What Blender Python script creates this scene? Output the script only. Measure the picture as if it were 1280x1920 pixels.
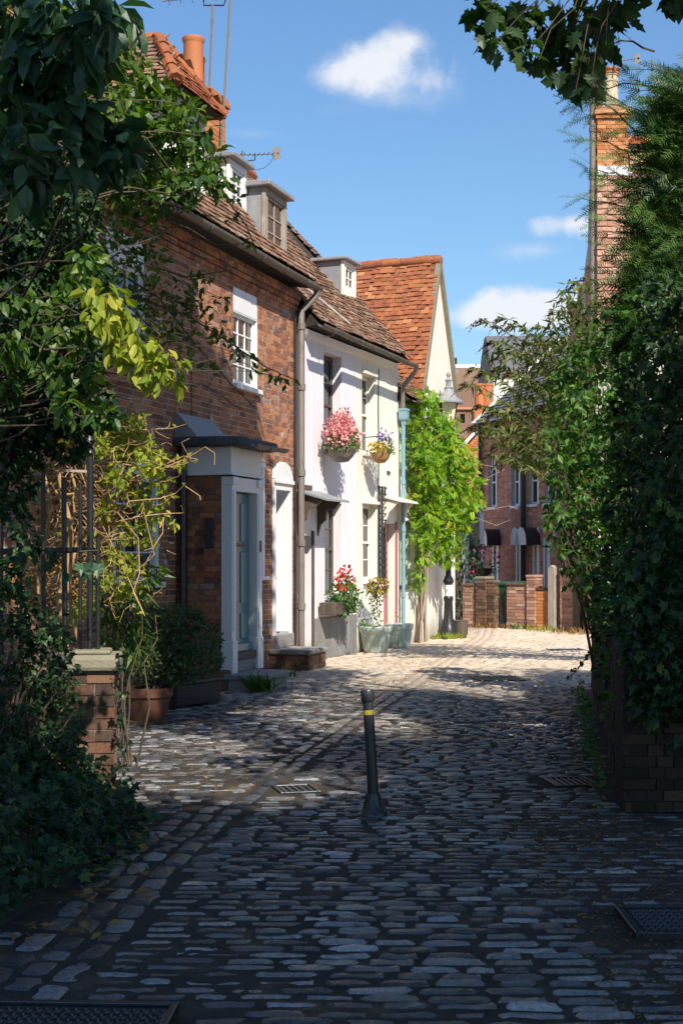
import bpy, math, random
import numpy as np
from mathutils import Matrix, Vector

for o in list(bpy.data.objects): bpy.data.objects.remove(o)
SC = bpy.context.scene
COL = SC.collection
random.seed(7)
RNG = np.random.default_rng(11)

# ------------------------------------------------------------------ camera
FPX, HY, CH = 2600.0, 1042.0, 1.7          # focal length, horizon row (of a 1280x1920 frame), eye height
cam_d = bpy.data.cameras.new('camera')
cam = bpy.data.objects.new('camera', cam_d); COL.objects.link(cam)
cam.location = (0, 0, CH); cam.rotation_euler = (math.pi/2, 0, 0)
cam_d.sensor_fit = 'VERTICAL'; cam_d.sensor_height = 36.0
cam_d.lens = 36.0*FPX/1920.0
cam_d.shift_y = (HY-960.0)/1920.0
cam_d.clip_start = 0.1; cam_d.clip_end = 3000
SC.camera = cam

# ------------------------------------------------------------------ sky, sun, exposure
SUN_H = Vector((0.37, -0.929)).normalized(); SUN_EL = math.radians(44)
TO_SUN = Vector((SUN_H.x*math.cos(SUN_EL), SUN_H.y*math.cos(SUN_EL), math.sin(SUN_EL)))
W = bpy.data.worlds.new('World'); SC.world = W; W.use_nodes = True
def build_world():
    nt = W.node_tree; N = nt.nodes; L = nt.links; N.clear()
    out = N.new('ShaderNodeOutputWorld'); bg = N.new('ShaderNodeBackground'); bg.inputs[1].default_value = 0.105
    sky = N.new('ShaderNodeTexSky'); sky.sky_type = 'NISHITA'; sky.sun_disc = False
    sky.sun_elevation = SUN_EL; sky.sun_rotation = math.atan2(SUN_H.x, SUN_H.y)
    sky.altitude = 60; sky.air_density = 1.5; sky.dust_density = 0.3; sky.ozone_density = 10
    tc = N.new('ShaderNodeTexCoord'); sep = N.new('ShaderNodeSeparateXYZ'); L.new(tc.outputs['Generated'], sep.inputs[0])
    def m(op, a, b=None, clamp=False):
        n = N.new('ShaderNodeMath'); n.operation = op; n.use_clamp = clamp
        for i, v in enumerate((a, b)):
            if v is None: continue
            if isinstance(v, (int, float)): n.inputs[i].default_value = v
            else: L.new(v, n.inputs[i])
        return n.outputs[0]
    no = N.new('ShaderNodeTexNoise'); no.inputs['Scale'].default_value = 9; no.inputs['Detail'].default_value = 9; no.inputs['Roughness'].default_value = 0.6
    L.new(tc.outputs['Generated'], no.inputs['Vector'])
    no2 = N.new('ShaderNodeTexNoise'); no2.inputs['Scale'].default_value = 34; no2.inputs['Detail'].default_value = 6
    L.new(tc.outputs['Generated'], no2.inputs['Vector'])
    nz = m('ADD', m('MULTIPLY', m('SUBTRACT', no.outputs[0], 0.5), 2.6), m('MULTIPLY', m('SUBTRACT', no2.outputs[0], 0.5), 1.5))
    # a few separate fair-weather cumulus: direction and angular half-size of each
    clouds = []
    for px, py, rx, rz, k in ((700,118,135,66,.92),(755,82,78,42,.85),(640,140,80,45,.7),(725,178,130,30,.5),(1085,428,120,30,.8),(1000,475,80,22,.5),(1030,585,170,44,.9),(1220,560,160,50,.9),(475,252,90,16,.38),(640,205,80,16,.3)):
        az = math.atan2((px-640)/FPX, 1.0); el = math.atan2((HY-py)/FPX, 1.0)
        clouds.append((az, el, rx/FPX, rz/FPX, k))
    rs = random.Random(5)
    for i in range(34):                                    # the rest of the sky has the same scattered clouds
        az = rs.uniform(0.42, 2*math.pi-0.42); el = rs.uniform(0.08, 0.95); s = rs.uniform(.04, .10)
        clouds.append((az, el, s*1.9, s*.7, rs.uniform(.5, .95)))
    az = m('ARCTAN2', sep.outputs[0], sep.outputs[1]); el = m('ARCSINE', sep.outputs[2])
    acc = None
    for a, e, rx, rz, k in clouds:
        d = m('SUBTRACT', az, a)
        d = m('WRAP', d, math.pi); d.node.inputs[2].default_value = -math.pi
        u = m('DIVIDE', d, rx); v = m('DIVIDE', m('SUBTRACT', el, e), rz)
        r = m('SQRT', m('ADD', m('MULTIPLY', u, u), m('MULTIPLY', v, v)))
        c = m('MULTIPLY', m('SUBTRACT', m('ADD', 1.0, m('MULTIPLY', nz, .95)), r), 1.55*k, True)
        c = m('MULTIPLY', c, k)
        acc = c if acc is None else m('MAXIMUM', acc, c)
    sm = N.new('ShaderNodeMapRange'); sm.interpolation_type = 'SMOOTHSTEP'; L.new(acc, sm.inputs[0])
    sm.inputs[2].default_value = 1.0; sm.inputs[1].default_value = 0
    mix = N.new('ShaderNodeMix'); mix.data_type = 'RGBA'
    L.new(m('MULTIPLY', sm.outputs[0], .93), mix.inputs[0]); L.new(sky.outputs[0], mix.inputs[6])
    mix.inputs[7].default_value = (6.2, 6.3, 6.6, 1)
    L.new(mix.outputs[2], bg.inputs[0]); L.new(bg.outputs[0], out.inputs[0])
build_world()
sl = bpy.data.lights.new('sun', 'SUN'); sl.energy = 5.0; sl.angle = math.radians(0.53); sl.color = (1.0, .93, .82)
sun = bpy.data.objects.new('sun', sl); COL.objects.link(sun)
sun.rotation_euler = TO_SUN.to_track_quat('Z', 'Y').to_euler(); sun.location = (10, -20, 30)
SC.view_settings.view_transform = 'Standard'; SC.view_settings.look = 'None'
SC.view_settings.gamma = 1.0; SC.view_settings.use_curve_mapping = False
SC.view_settings.exposure = 0.5
SC.cycles.max_bounces = 6; SC.cycles.transparent_max_bounces = 4
SC.cycles.use_denoising = True

# ------------------------------------------------------------------ measuring helpers
def P(px, py, Y):                       # the point of the place that lies at depth Y on a sight line
    return Vector(((px-640)/FPX*Y, Y, CH-(py-HY)*Y/FPX))
def G(px, py):                          # the ground point on a sight line
    Y = CH*FPX/(py-HY); return Vector(((px-640)/FPX*Y, Y, 0))
class Frame:                            # a facade: local x runs along it, local -y points out of it
    def __init__(s, ox, oy, dx, dy):
        l = math.hypot(dx, dy); s.o = (ox, oy); s.d = (dx/l, dy/l); s.rz = math.atan2(dy, dx)
        s.n = (s.d[1], -s.d[0])
        s.M = Matrix.Translation((ox, oy, 0)) @ Matrix.Rotation(s.rz, 4, 'Z')
    def s(s, px, o=0.0):
        X0 = s.o[0]+s.n[0]*o; Y0 = s.o[1]+s.n[1]*o; k = (px-640)/FPX
        return (k*Y0-X0)/(s.d[0]-k*s.d[1])
    def h(s, px, py, o=0.0):
        t = s.s(px, o); Y = s.o[1]+s.n[1]*o+t*s.d[1]; return CH-(py-HY)*Y/FPX
FA = Frame(-.73, 21.8, .327, 1); FB = Frame(-.73, 21.8, .395, 1)
FT = Frame(3.94, 39.0, .36, -.933); FW = Frame(2.9, 33.2, 2.4, -2.0)

# ------------------------------------------------------------------ scene-graph helpers
def tag(o, label=None, cat=None, group=None, kind=None):
    if label: o['label'] = label
    if cat: o['category'] = cat
    if group: o['group'] = group
    if kind or cat: o['kind'] = kind or 'thing'
    return o
def link(name, data, parent=None):
    o = bpy.data.objects.new(name, data); COL.objects.link(o)
    if parent: o.parent = parent
    return o
def empty(name, loc=(0,0,0), rz=0.0):
    o = link(name, None); o.location = loc; o.rotation_euler = (0,0,rz); o.empty_display_size = .2; return o
def mesh_np(name, v, f, mat, rnd=None, smooth=False):
    me = bpy.data.meshes.new(name); v = np.asarray(v, np.float32); f = np.asarray(f, np.int32)
    k = f.shape[1]
    me.vertices.add(len(v)); me.vertices.foreach_set('co', v.ravel())
    me.loops.add(f.size); me.loops.foreach_set('vertex_index', f.ravel())
    me.polygons.add(len(f)); me.polygons.foreach_set('loop_start', np.arange(0, f.size, k, dtype=np.int32))
    me.polygons.foreach_set('loop_total', np.full(len(f), k, np.int32))
    me.polygons.foreach_set('use_smooth', np.full(len(f), bool(smooth)))
    if rnd is not None:
        a = me.attributes.new('rnd', 'FLOAT', 'POINT'); a.data.foreach_set('value', np.asarray(rnd, np.float32))
    me.update(calc_edges=True); me.materials.append(mat)
    return me
class MB:
    def __init__(s): s.v = []; s.f = []
    def add(s, v, f):
        b = len(s.v); s.v += [tuple(p) for p in v]; s.f += [tuple(i+b for i in q) for q in f]; return s
    def box(s, x0, x1, y0, y1, z0, z1):
        if x0 > x1: x0, x1 = x1, x0
        if y0 > y1: y0, y1 = y1, y0
        if z0 > z1: z0, z1 = z1, z0
        return s.add([(x0,y0,z0),(x1,y0,z0),(x1,y1,z0),(x0,y1,z0),(x0,y0,z1),(x1,y0,z1),(x1,y1,z1),(x0,y1,z1)],
              [(0,3,2,1),(4,5,6,7),(0,1,5,4),(1,2,6,5),(2,3,7,6),(3,0,4,7)])
    def bar(s, p, q, w, h, up=(0,0,1)):
        p = Vector(p); q = Vector(q); d = (q-p).normalized(); u = Vector(up)
        a = d.cross(u)
        if a.length < 1e-4: a = d.cross(Vector((1,0,0)))
        a.normalize(); b = a.cross(d).normalized()
        vs = [e+a*i*w/2+b*j*h/2 for e in (p, q) for i, j in ((-1,-1),(1,-1),(1,1),(-1,1))]
        return s.add(vs, [(0,1,2,3),(7,6,5,4),(0,4,5,1),(1,5,6,2),(2,6,7,3),(3,7,4,0)])
    def tube(s, pts, rad, n=8):
        pts = [Vector(p) for p in pts]; m = len(pts)
        if not hasattr(rad, '__len__'): rad = [rad]*m
        b = len(s.v); prev = None
        for i, p in enumerate(pts):
            t = (pts[min(i+1,m-1)]-pts[max(i-1,0)]).normalized()
            if prev is None: a = t.orthogonal().normalized()
            else:
                a = prev-t*prev.dot(t)
                a = a.normalized() if a.length > 1e-5 else t.orthogonal().normalized()
            prev = a; c = t.cross(a)
            for j in range(n):
                g = 2*math.pi*j/n; q = p+(a*math.cos(g)+c*math.sin(g))*rad[i]; s.v.append(tuple(q))
        for i in range(m-1):
            for j in range(n):
                s.f.append((b+i*n+j, b+i*n+(j+1)%n, b+(i+1)*n+(j+1)%n, b+(i+1)*n+j))
        s.f.append(tuple(b+j for j in range(n-1,-1,-1))); s.f.append(tuple(b+(m-1)*n+j for j in range(n)))
        return s
    def lathe(s, prof, n=16, c=(0,0,0), sx=1.0, sy=1.0):
        b = len(s.v); m = len(prof)
        for r, z in prof:
            for j in range(n):
                g = 2*math.pi*(j+.5)/n; s.v.append((c[0]+r*math.cos(g)*sx, c[1]+r*math.sin(g)*sy, c[2]+z))
        for i in range(m-1):
            for j in range(n): s.f.append((b+i*n+j, b+i*n+(j+1)%n, b+(i+1)*n+(j+1)%n, b+(i+1)*n+j))
        s.f.append(tuple(b+j for j in range(n-1,-1,-1))); s.f.append(tuple(b+(m-1)*n+j for j in range(n)))
        return s
    def prism(s, poly, a0, a1, axis='y'):
        n = len(poly); mk = {'y': lambda p,a:(p[0],a,p[1]), 'z': lambda p,a:(p[0],p[1],a), 'x': lambda p,a:(a,p[0],p[1])}[axis]
        s.add([mk(p,a0) for p in poly]+[mk(p,a1) for p in poly],
              [tuple(range(n)), tuple(range(2*n-1,n-1,-1))]+[(i,i+n,(i+1)%n+n,(i+1)%n) for i in range(n)])
        return s
    def build(s, name, mat, parent=None, smooth=False, bevel=0.0):
        me = bpy.data.meshes.new(name); me.from_pydata(s.v, [], s.f)
        import bmesh
        bm = bmesh.new(); bm.from_mesh(me); bmesh.ops.recalc_face_normals(bm, faces=bm.faces); bm.to_mesh(me); bm.free()
        me.materials.append(mat)
        if smooth:
            me.polygons.foreach_set('use_smooth', np.ones(len(me.polygons), bool))
            try: me.set_sharp_from_angle(angle=math.radians(42))
            except Exception: pass
        o = link(name, me, parent)
        if bevel:
            b = o.modifiers.new('edge', 'BEVEL'); b.width = bevel; b.segments = 2; b.limit_method = 'ANGLE'; b.angle_limit = math.radians(40)
        return o
def chunks_holes(mb, x0, x1, z0, z1, holes, y0, y1):
    xs = sorted({x0, x1, *[min(max(h[i],x0),x1) for h in holes for i in (0,1)]}); zs = sorted({z0, z1, *[min(max(h[i],z0),z1) for h in holes for i in (2,3)]})
    for i in range(len(xs)-1):
        run = None
        for j in range(len(zs)-1):
            cx = (xs[i]+xs[i+1])/2; cz = (zs[j]+zs[j+1])/2
            inside = any(h[0] < cx < h[1] and h[2] < cz < h[3] for h in holes)
            if not inside: run = (run[0], zs[j+1]) if run else (zs[j], zs[j+1])
            if run and (inside or j == len(zs)-2):
                mb.box(xs[i], xs[i+1], y0, y1, *run); run = None
    return mb
# unit templates -----------------------------------------------------------
def t_box(j=0.0, seed=0):
    r = np.random.default_rng(seed)
    v = np.array([(x,y,z) for z in (-.5,.5) for y in (-.5,.5) for x in (-.5,.5)], float)
    v += r.uniform(-j, j, v.shape)
    f = np.array([(0,2,3,1),(4,5,7,6),(0,1,5,4),(1,3,7,5),(3,2,6,7),(2,0,4,6)])
    return v, f
def t_sett(seed, nx=7, ny=5):
    r = np.random.default_rng(seed); v = []
    for j in range(ny):
        for i in range(nx):
            a = -1+2*i/(nx-1); b = -1+2*j/(ny-1)
            ax = math.copysign(abs(a)**.6, a); bx = math.copysign(abs(b)**.55, b)
            x = ax*.5*(1-.05*abs(bx)**4); y = bx*.5*(1-.07*abs(ax)**6)
            z = .5-.75*abs(ax)**9-.8*abs(bx)**4.5
            v.append((x+r.normal(0,.014), y+r.normal(0,.042), z+r.normal(0,.13)))
    f = [(j*nx+i, j*nx+i+1, (j+1)*nx+i+1, (j+1)*nx+i) for j in range(ny-1) for i in range(nx-1)]
    v = np.array(v); f = list(f); b = len(v)
    ring = [i for i in range(nx)]+[j*nx+nx-1 for j in range(1,ny)]+[(ny-1)*nx+i for i in range(nx-2,-1,-1)]+[j*nx for j in range(ny-2,0,-1)]
    lo = v[ring].copy(); lo[:,2] = -1.6; v = np.vstack([v, lo]); n = len(ring)
    for k in range(n): f.append((ring[k], b+k, b+(k+1)%n, ring[(k+1)%n]))
    return v, np.array(f)
T_BOX = [t_box(.035, s) for s in range(6)]
T_TILE = [t_box(.05, s+20) for s in range(6)]
T_SETT = [t_sett(s) for s in range(10)]
def pieces(parent, M, name, templ, xf, mat, n_ind=300, score=None, rest=None, smooth=False, rnds=None):
    """xf: local 4x4 matrices of alike pieces. The n_ind that show largest become objects of their own, the rest one joined part."""
    N = len(xf)
    if N == 0: return
    A = np.array([np.array(x) for x in xf]); Mw = np.array(M)
    wp = A[:, :3, 3] @ Mw[:3,:3].T + Mw[:3,3]
    size = np.linalg.norm(A[:, :3, 0], axis=1)
    d = wp[:,1].clip(.5); px = 640+FPX*wp[:,0]/d; py = HY-FPX*(wp[:,2]-CH)/d
    sc = size/d
    sc[(px < -10)|(px > 1290)|(py < -10)|(py > 1930)|(wp[:,1] < .5)] *= .001
    if score is not None: sc = sc*score(px, py)
    order = np.argsort(-sc); ind = order[:n_ind]; oth = order[n_ind:]
    ms = []
    for k, (v, f) in enumerate(templ): ms.append(mesh_np(name, v, f, mat, None, smooth))
    for c, i in enumerate(ind):
        o = link(name, ms[int(i) % len(ms)], parent); o.matrix_local = Matrix(A[i].tolist())
    if len(oth):
        vs = []; fs = []; rn = []; b = 0
        for k, (v, f) in enumerate(templ):
            idx = oth[oth % len(templ) == k]
            if not len(idx): continue
            vv = np.einsum('nij,kj->nki', A[idx][:, :3, :3], v)+A[idx][:, None, :3, 3]
            n = len(idx); vs.append(vv.reshape(-1,3)); fs.append((f[None]+(np.arange(n)*len(v))[:,None,None]).reshape(-1, f.shape[1])+b); b += n*len(v)
            rn.append(np.repeat(RNG.random(n), len(v)))
        o = link(rest or name, mesh_np(rest or name, np.vstack(vs), np.vstack(fs), mat, np.concatenate(rn), smooth), parent)
        o['kind'] = 'stuff'
def TRS(c, ax, ay, az, s):
    m = Matrix.Identity(4)
    for i, (a, k) in enumerate(zip((ax, ay, az), s)):
        for r in range(3): m[r][i] = a[r]*k
    for r in range(3): m[r][3] = c[r]
    return m

# ------------------------------------------------------------------ materials
def mat_base(name):
    m = bpy.data.materials.new(name); m.use_nodes = True; nt = m.node_tree
    b = nt.nodes['Principled BSDF']; return m, nt, b
def nd(nt, t, **kw):
    n = nt.nodes.new(t)
    for k, v in kw.items(): setattr(n, k, v)
    return n
def ramp(nt, fac, stops, interp='LINEAR'):
    r = nd(nt, 'ShaderNodeValToRGB'); e = r.color_ramp.elements; r.color_ramp.interpolation = interp
    while len(e) > 1: e.remove(e[-1])
    for i, (p, c) in enumerate(stops):
        x = e[0] if i == 0 else e.new(p)
        x.position = p; x.color = (*c, 1) if len(c) == 3 else c
    nt.links.new(fac, r.inputs[0]); return r.outputs[0]
def noise(nt, scale, detail=5, rough=.55, coord='Object', dist=0.0, scl=None):
    tc = nd(nt, 'ShaderNodeTexCoord'); n = nd(nt, 'ShaderNodeTexNoise')
    n.inputs['Scale'].default_value = scale; n.inputs['Detail'].default_value = detail; n.inputs['Roughness'].default_value = rough
    n.inputs['Distortion'].default_value = dist
    src = tc.outputs[coord]
    if coord == 'World':
        pass
    if scl:
        mp = nd(nt, 'ShaderNodeMapping'); mp.inputs['Scale'].default_value = scl; nt.links.new(src, mp.inputs[0]); src = mp.outputs[0]
    nt.links.new(src, n.inputs['Vector']); return n.outputs[0]
def wnoise(nt, scale, detail=5, rough=.55, scl=None):     # noise in the place's own coordinates
    g = nd(nt, 'ShaderNodeNewGeometry'); n = nd(nt, 'ShaderNodeTexNoise')
    n.inputs['Scale'].default_value = scale; n.inputs['Detail'].default_value = detail; n.inputs['Roughness'].default_value = rough
    src = g.outputs['Position']
    if scl:
        mp = nd(nt, 'ShaderNodeMapping'); mp.inputs['Scale'].default_value = scl; nt.links.new(src, mp.inputs[0]); src = mp.outputs[0]
    nt.links.new(src, n.inputs['Vector']); return n.outputs[0]
def mth(nt, op, a, b=None, clamp=False):
    n = nd(nt, 'ShaderNodeMath', operation=op, use_clamp=clamp)
    for i, v in enumerate((a, b)):
        if v is None: continue
        if isinstance(v, (int, float)): n.inputs[i].default_value = v
        else: nt.links.new(v, n.inputs[i])
    return n.outputs[0]
def mixc(nt, fac, a, b, mode='MIX'):
    n = nd(nt, 'ShaderNodeMix', data_type='RGBA', blend_type=mode)
    for s, v in ((0, fac), (6, a), (7, b)):
        if isinstance(v, (int, float)): n.inputs[s].default_value = v
        elif isinstance(v, tuple): n.inputs[s].default_value = (*v, 1)
        else: nt.links.new(v, n.inputs[s])
    return n.outputs[2]
def piece_rnd(nt):
    a = nd(nt, 'ShaderNodeAttribute', attribute_name='rnd'); o = nd(nt, 'ShaderNodeObjectInfo')
    return mth(nt, 'FRACT', mth(nt, 'ADD', a.outputs['Fac'], o.outputs['Random']))
def bump(nt, b, h, strength=.4, dist=.01):
    n = nd(nt, 'ShaderNodeBump'); n.inputs['Strength'].default_value = strength; n.inputs['Distance'].default_value = dist
    nt.links.new(h, n.inputs['Height']); nt.links.new(n.outputs[0], b.inputs['Normal'])
def M_pieces(name, stops, nscale=30, wear=(.6,.6,.6), wear_amt=.3, rough=.8, bst=.5, big=None, spec=.5, wear_scale=6.0):
    m, nt, b = mat_base(name); r = piece_rnd(nt)
    c = ramp(nt, r, stops)
    n1 = wnoise(nt, nscale, 6, .65)
    c = mixc(nt, .55, c, mixc(nt, 1.0, c, ramp(nt, n1, [(.25,(.35,.35,.35)),(.75,(1.5,1.5,1.5))]), 'MULTIPLY'))
    n2 = wnoise(nt, wear_scale, 7, .7)
    c = mixc(nt, mth(nt, 'MULTIPLY', ramp(nt, n2, [(.5,(0,0,0)),(.72,(1,1,1))]), wear_amt), c, wear)
    if big:
        n3 = wnoise(nt, big[0], 5, .6)
        c = mixc(nt, mth(nt, 'MULTIPLY', ramp(nt, n3, [(.42,(0,0,0)),(.65,(1,1,1))]), big[2]), c, big[1])
    nt.links.new(c, b.inputs['Base Color'])
    rr = mth(nt, 'ADD', mth(nt, 'MULTIPLY', n1, .3), rough-.15); nt.links.new(rr, b.inputs['Roughness'])
    b.inputs['Specular IOR Level'].default_value = spec
    bump(nt, b, n1, bst, .006); return m
def M_paint(name, col, rough=.6, dirt=(.25,.22,.18), dirt_amt=.25, scale=3.0, bst=.12, fine=60, streak=False, spec=.4, base=0.0):
    m, nt, b = mat_base(name)
    n1 = wnoise(nt, scale, 7, .65, (1,1,.35) if streak else None); n2 = wnoise(nt, fine, 4, .6)
    c = mixc(nt, mth(nt, 'MULTIPLY', ramp(nt, n1, [(.45,(0,0,0)),(.75,(1,1,1))]), dirt_amt), col, dirt)
    c = mixc(nt, .25, c, mixc(nt, 1.0, c, ramp(nt, n2, [(.3,(.6,.6,.6)),(.7,(1.25,1.25,1.25))]), 'MULTIPLY'))
    if base:     # rain splash grime near the ground and thin runs down the wall
        gp = nd(nt, 'ShaderNodeNewGeometry'); sp = nd(nt, 'ShaderNodeSeparateXYZ'); nt.links.new(gp.outputs['Position'], sp.inputs[0])
        q = mth(nt, 'SUBTRACT', mth(nt, 'MULTIPLY', n1, 1.6), mth(nt, 'MULTIPLY', sp.outputs[2], 1.5))
        c = mixc(nt, mth(nt, 'MULTIPLY', ramp(nt, q, [(.25,(0,0,0)),(.8,(1,1,1))]), base), c, (.22,.17,.12))
        st = wnoise(nt, 7, 5, .7, (1,1,.10)); c = mixc(nt, mth(nt, 'MULTIPLY', ramp(nt, st, [(.56,(0,0,0)),(.72,(1,1,1))]), base*.35), c, (.36,.32,.27))
    nt.links.new(c, b.inputs['Base Color']); b.inputs['Roughness'].default_value = rough; b.inputs['Specular IOR Level'].default_value = spec
    bump(nt, b, mth(nt, 'ADD', mth(nt, 'MULTIPLY', n1, 1.5), n2), bst, .01); return m
def M_wood(name, c1, c2, rough=.7):
    m, nt, b = mat_base(name); n1 = noise(nt, 6, 6, .6, 'Object', .4, (6,6,.7))
    c = ramp(nt, n1, [(.3,c1),(.7,c2)]); nt.links.new(c, b.inputs['Base Color']); b.inputs['Roughness'].default_value = rough
    bump(nt, b, n1, .4, .01); return m
def M_metal(name, col, rough=.45, metal=0.0, rust=(.14,.06,.03), rust_amt=.3, scale=9):
    m, nt, b = mat_base(name); n1 = wnoise(nt, scale, 8, .7)
    f = mth(nt, 'MULTIPLY', ramp(nt, n1, [(.5,(0,0,0)),(.68,(1,1,1))]), rust_amt)
    nt.links.new(mixc(nt, f, col, rust), b.inputs['Base Color']); b.inputs['Metallic'].default_value = metal
    nt.links.new(mth(nt, 'ADD', mth(nt, 'MULTIPLY', n1, .35), rough-.17), b.inputs['Roughness'])
    bump(nt, b, n1, .25, .004); return m
def M_leaf(name, stops, trans=.35, rough=.42, spec=.5, tint=(.75,1.0,.25), tboost=1.6):
    m, nt, b = mat_base(name); r = piece_rnd(nt)
    c = ramp(nt, r, stops); n1 = wnoise(nt, 2.2, 3, .5)
    c = mixc(nt, .6, c, mixc(nt, 1.0, c, ramp(nt, n1, [(.3,(.5,.55,.5)),(.7,(1.45,1.4,1.25))]), 'MULTIPLY'))
    nt.links.new(c, b.inputs['Base Color']); b.inputs['Roughness'].default_value = rough; b.inputs['Specular IOR Level'].default_value = spec
    t = nd(nt, 'ShaderNodeBsdfTranslucent')
    nt.links.new(mixc(nt, 1.0, c, tuple(x*tboost for x in tint), 'MULTIPLY'), t.inputs['Color'])
    mx = nd(nt, 'ShaderNodeMixShader'); mx.inputs[0].default_value = trans
    nt.links.new(b.outputs[0], mx.inputs[1]); nt.links.new(t.outputs[0], mx.inputs[2])
    nt.links.new(mx.outputs[0], nt.nodes['Material Output'].inputs['Surface']); return m
def M_plain(name, col, rough=.5, metal=0, spec=.5):
    m, nt, b = mat_base(name); n1 = wnoise(nt, 20, 4, .6)
    nt.links.new(mixc(nt, .3, col, mixc(nt, 1.0, col, ramp(nt, n1, [(.3,(.6,.6,.6)),(.7,(1.3,1.3,1.3))]), 'MULTIPLY')), b.inputs['Base Color'])
    b.inputs['Roughness'].default_value = rough; b.inputs['Metallic'].default_value = metal; b.inputs['Specular IOR Level'].default_value = spec; return m

MT = {}
def M_sett():
    m, nt, b = mat_base('sett_stone'); r = piece_rnd(nt)
    c = ramp(nt, r, [(0,(.022,.024,.028)),(.3,(.05,.053,.06)),(.5,(.10,.104,.112)),(.66,(.19,.195,.205)),(.82,(.34,.345,.35)),(.92,(.14,.12,.105)),(1,(.50,.50,.50))])
    n1 = wnoise(nt, 42, 8, .75); n2 = wnoise(nt, 14, 6, .7); n3 = wnoise(nt, .55, 5, .6)
    c = mixc(nt, .75, c, mixc(nt, 1.0, c, ramp(nt, n1, [(.3,(.25,.25,.25)),(.5,(.9,.9,.9)),(.72,(1.7,1.7,1.7))]), 'MULTIPLY'))
    c = mixc(nt, mth(nt, 'MULTIPLY', ramp(nt, n2, [(.56,(0,0,0)),(.70,(1,1,1))]), .6), c, (.035,.032,.028))
    c = mixc(nt, mth(nt, 'MULTIPLY', ramp(nt, n3, [(.46,(0,0,0)),(.66,(1,1,1))]), .30), c, (.30,.245,.19))
    # far stretch: pale sandy dust, with the lane's sunlight painted into the same tone
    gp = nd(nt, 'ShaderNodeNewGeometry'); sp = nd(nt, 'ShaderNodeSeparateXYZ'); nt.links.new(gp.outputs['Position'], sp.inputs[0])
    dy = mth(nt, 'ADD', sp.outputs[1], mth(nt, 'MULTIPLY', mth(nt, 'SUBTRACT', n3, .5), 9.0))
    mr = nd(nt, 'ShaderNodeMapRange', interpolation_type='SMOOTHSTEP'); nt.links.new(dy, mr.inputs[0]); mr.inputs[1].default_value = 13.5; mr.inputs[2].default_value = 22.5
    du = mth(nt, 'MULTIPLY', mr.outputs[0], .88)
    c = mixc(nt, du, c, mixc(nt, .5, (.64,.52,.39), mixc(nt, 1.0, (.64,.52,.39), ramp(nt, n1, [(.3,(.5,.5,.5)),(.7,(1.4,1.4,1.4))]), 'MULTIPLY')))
    nt.links.new(c, b.inputs['Base Color'])
    rg = mth(nt, 'ADD', mth(nt, 'MULTIPLY', n1, .40), mth(nt, 'ADD', mth(nt, 'MULTIPLY', r, -.14), .06))
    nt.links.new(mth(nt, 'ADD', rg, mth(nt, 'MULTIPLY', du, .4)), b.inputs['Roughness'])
    b.inputs['Specular IOR Level'].default_value = 1.0
    bump(nt, b, mth(nt, 'ADD', n1, mth(nt, 'MULTIPLY', n2, 2.0)), 1.0, .011); return m
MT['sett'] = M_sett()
MT['kerb'] = M_pieces('channel_stone', [(0,(.055,.056,.06)),(.5,(.11,.11,.112)),(1,(.20,.195,.19))], 50, (.04,.035,.028), .6, .42, .9, (.7,(.26,.22,.17),.25), .8, 16)
def M_dirt():
    m, nt, b = mat_base('joint_dirt'); n1 = wnoise(nt, 3, 8, .7); n2 = wnoise(nt, 55, 6, .7)
    c = ramp(nt, n1, [(.36,(.016,.014,.012)),(.54,(.04,.03,.02)),(.74,(.15,.10,.055))])
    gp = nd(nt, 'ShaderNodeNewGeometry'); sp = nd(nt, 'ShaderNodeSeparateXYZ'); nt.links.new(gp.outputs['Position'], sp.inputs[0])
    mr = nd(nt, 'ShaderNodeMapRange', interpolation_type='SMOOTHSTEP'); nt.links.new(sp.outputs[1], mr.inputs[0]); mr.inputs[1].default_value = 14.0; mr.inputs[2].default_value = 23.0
    c = mixc(nt, mth(nt, 'MULTIPLY', mr.outputs[0], .85), c, (.50,.39,.28))  # sandy dust tone on the far joints, lightened to paint in sunlight
    c = mixc(nt, mth(nt, 'MULTIPLY', ramp(nt, mth(nt, 'ADD', mth(nt, 'MULTIPLY', sp.outputs[0], .42), mth(nt, 'ADD', mth(nt, 'MULTIPLY', sp.outputs[1], -.11), mth(nt, 'MULTIPLY', n1, .9))), [(.42,(0,0,0)),(.8,(1,1,1))]), .9), c, (.15,.10,.055))
    c = mixc(nt, .6, c, mixc(nt, 1.0, c, ramp(nt, n2, [(.3,(.4,.4,.4)),(.7,(1.7,1.6,1.5))]), 'MULTIPLY'))
    nt.links.new(c, b.inputs['Base Color']); b.inputs['Roughness'].default_value = .95; bump(nt, b, n2, .8, .012); return m
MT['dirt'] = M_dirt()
MT['brickA'] = M_pieces('old_red_brick', [(0,(.16,.07,.055)),(.25,(.25,.092,.052)),(.55,(.35,.130,.058)),(.8,(.44,.172,.074)),(.93,(.45,.21,.105)),(.97,(.34,.24,.19)),(1,(.19,.12,.10))], 40, (.42,.34,.29), .30, .9, .6, (1.3,(.34,.22,.17),.25), .2)
MT['brickT'] = M_pieces('terrace_brick', [(0,(.46,.19,.135)),(.5,(.56,.25,.175)),(1,(.62,.33,.24))], 40, (.45,.36,.32), .15, .9, .4, None, .2)
MT['brickW'] = M_pieces('wall_brick', [(0,(.26,.13,.10)),(.4,(.37,.19,.135)),(.8,(.46,.26,.185)),(1,(.50,.35,.26))], 40, (.46,.38,.30), .35, .92, .5, None, .2)
MT['brickP'] = M_pieces('pier_brick', [(0,(.07,.045,.035)),(.4,(.13,.068,.045)),(.75,(.20,.105,.062)),(1,(.17,.13,.09))], 38, (.07,.08,.05), .6, .92, .6, None, .2)
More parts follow.
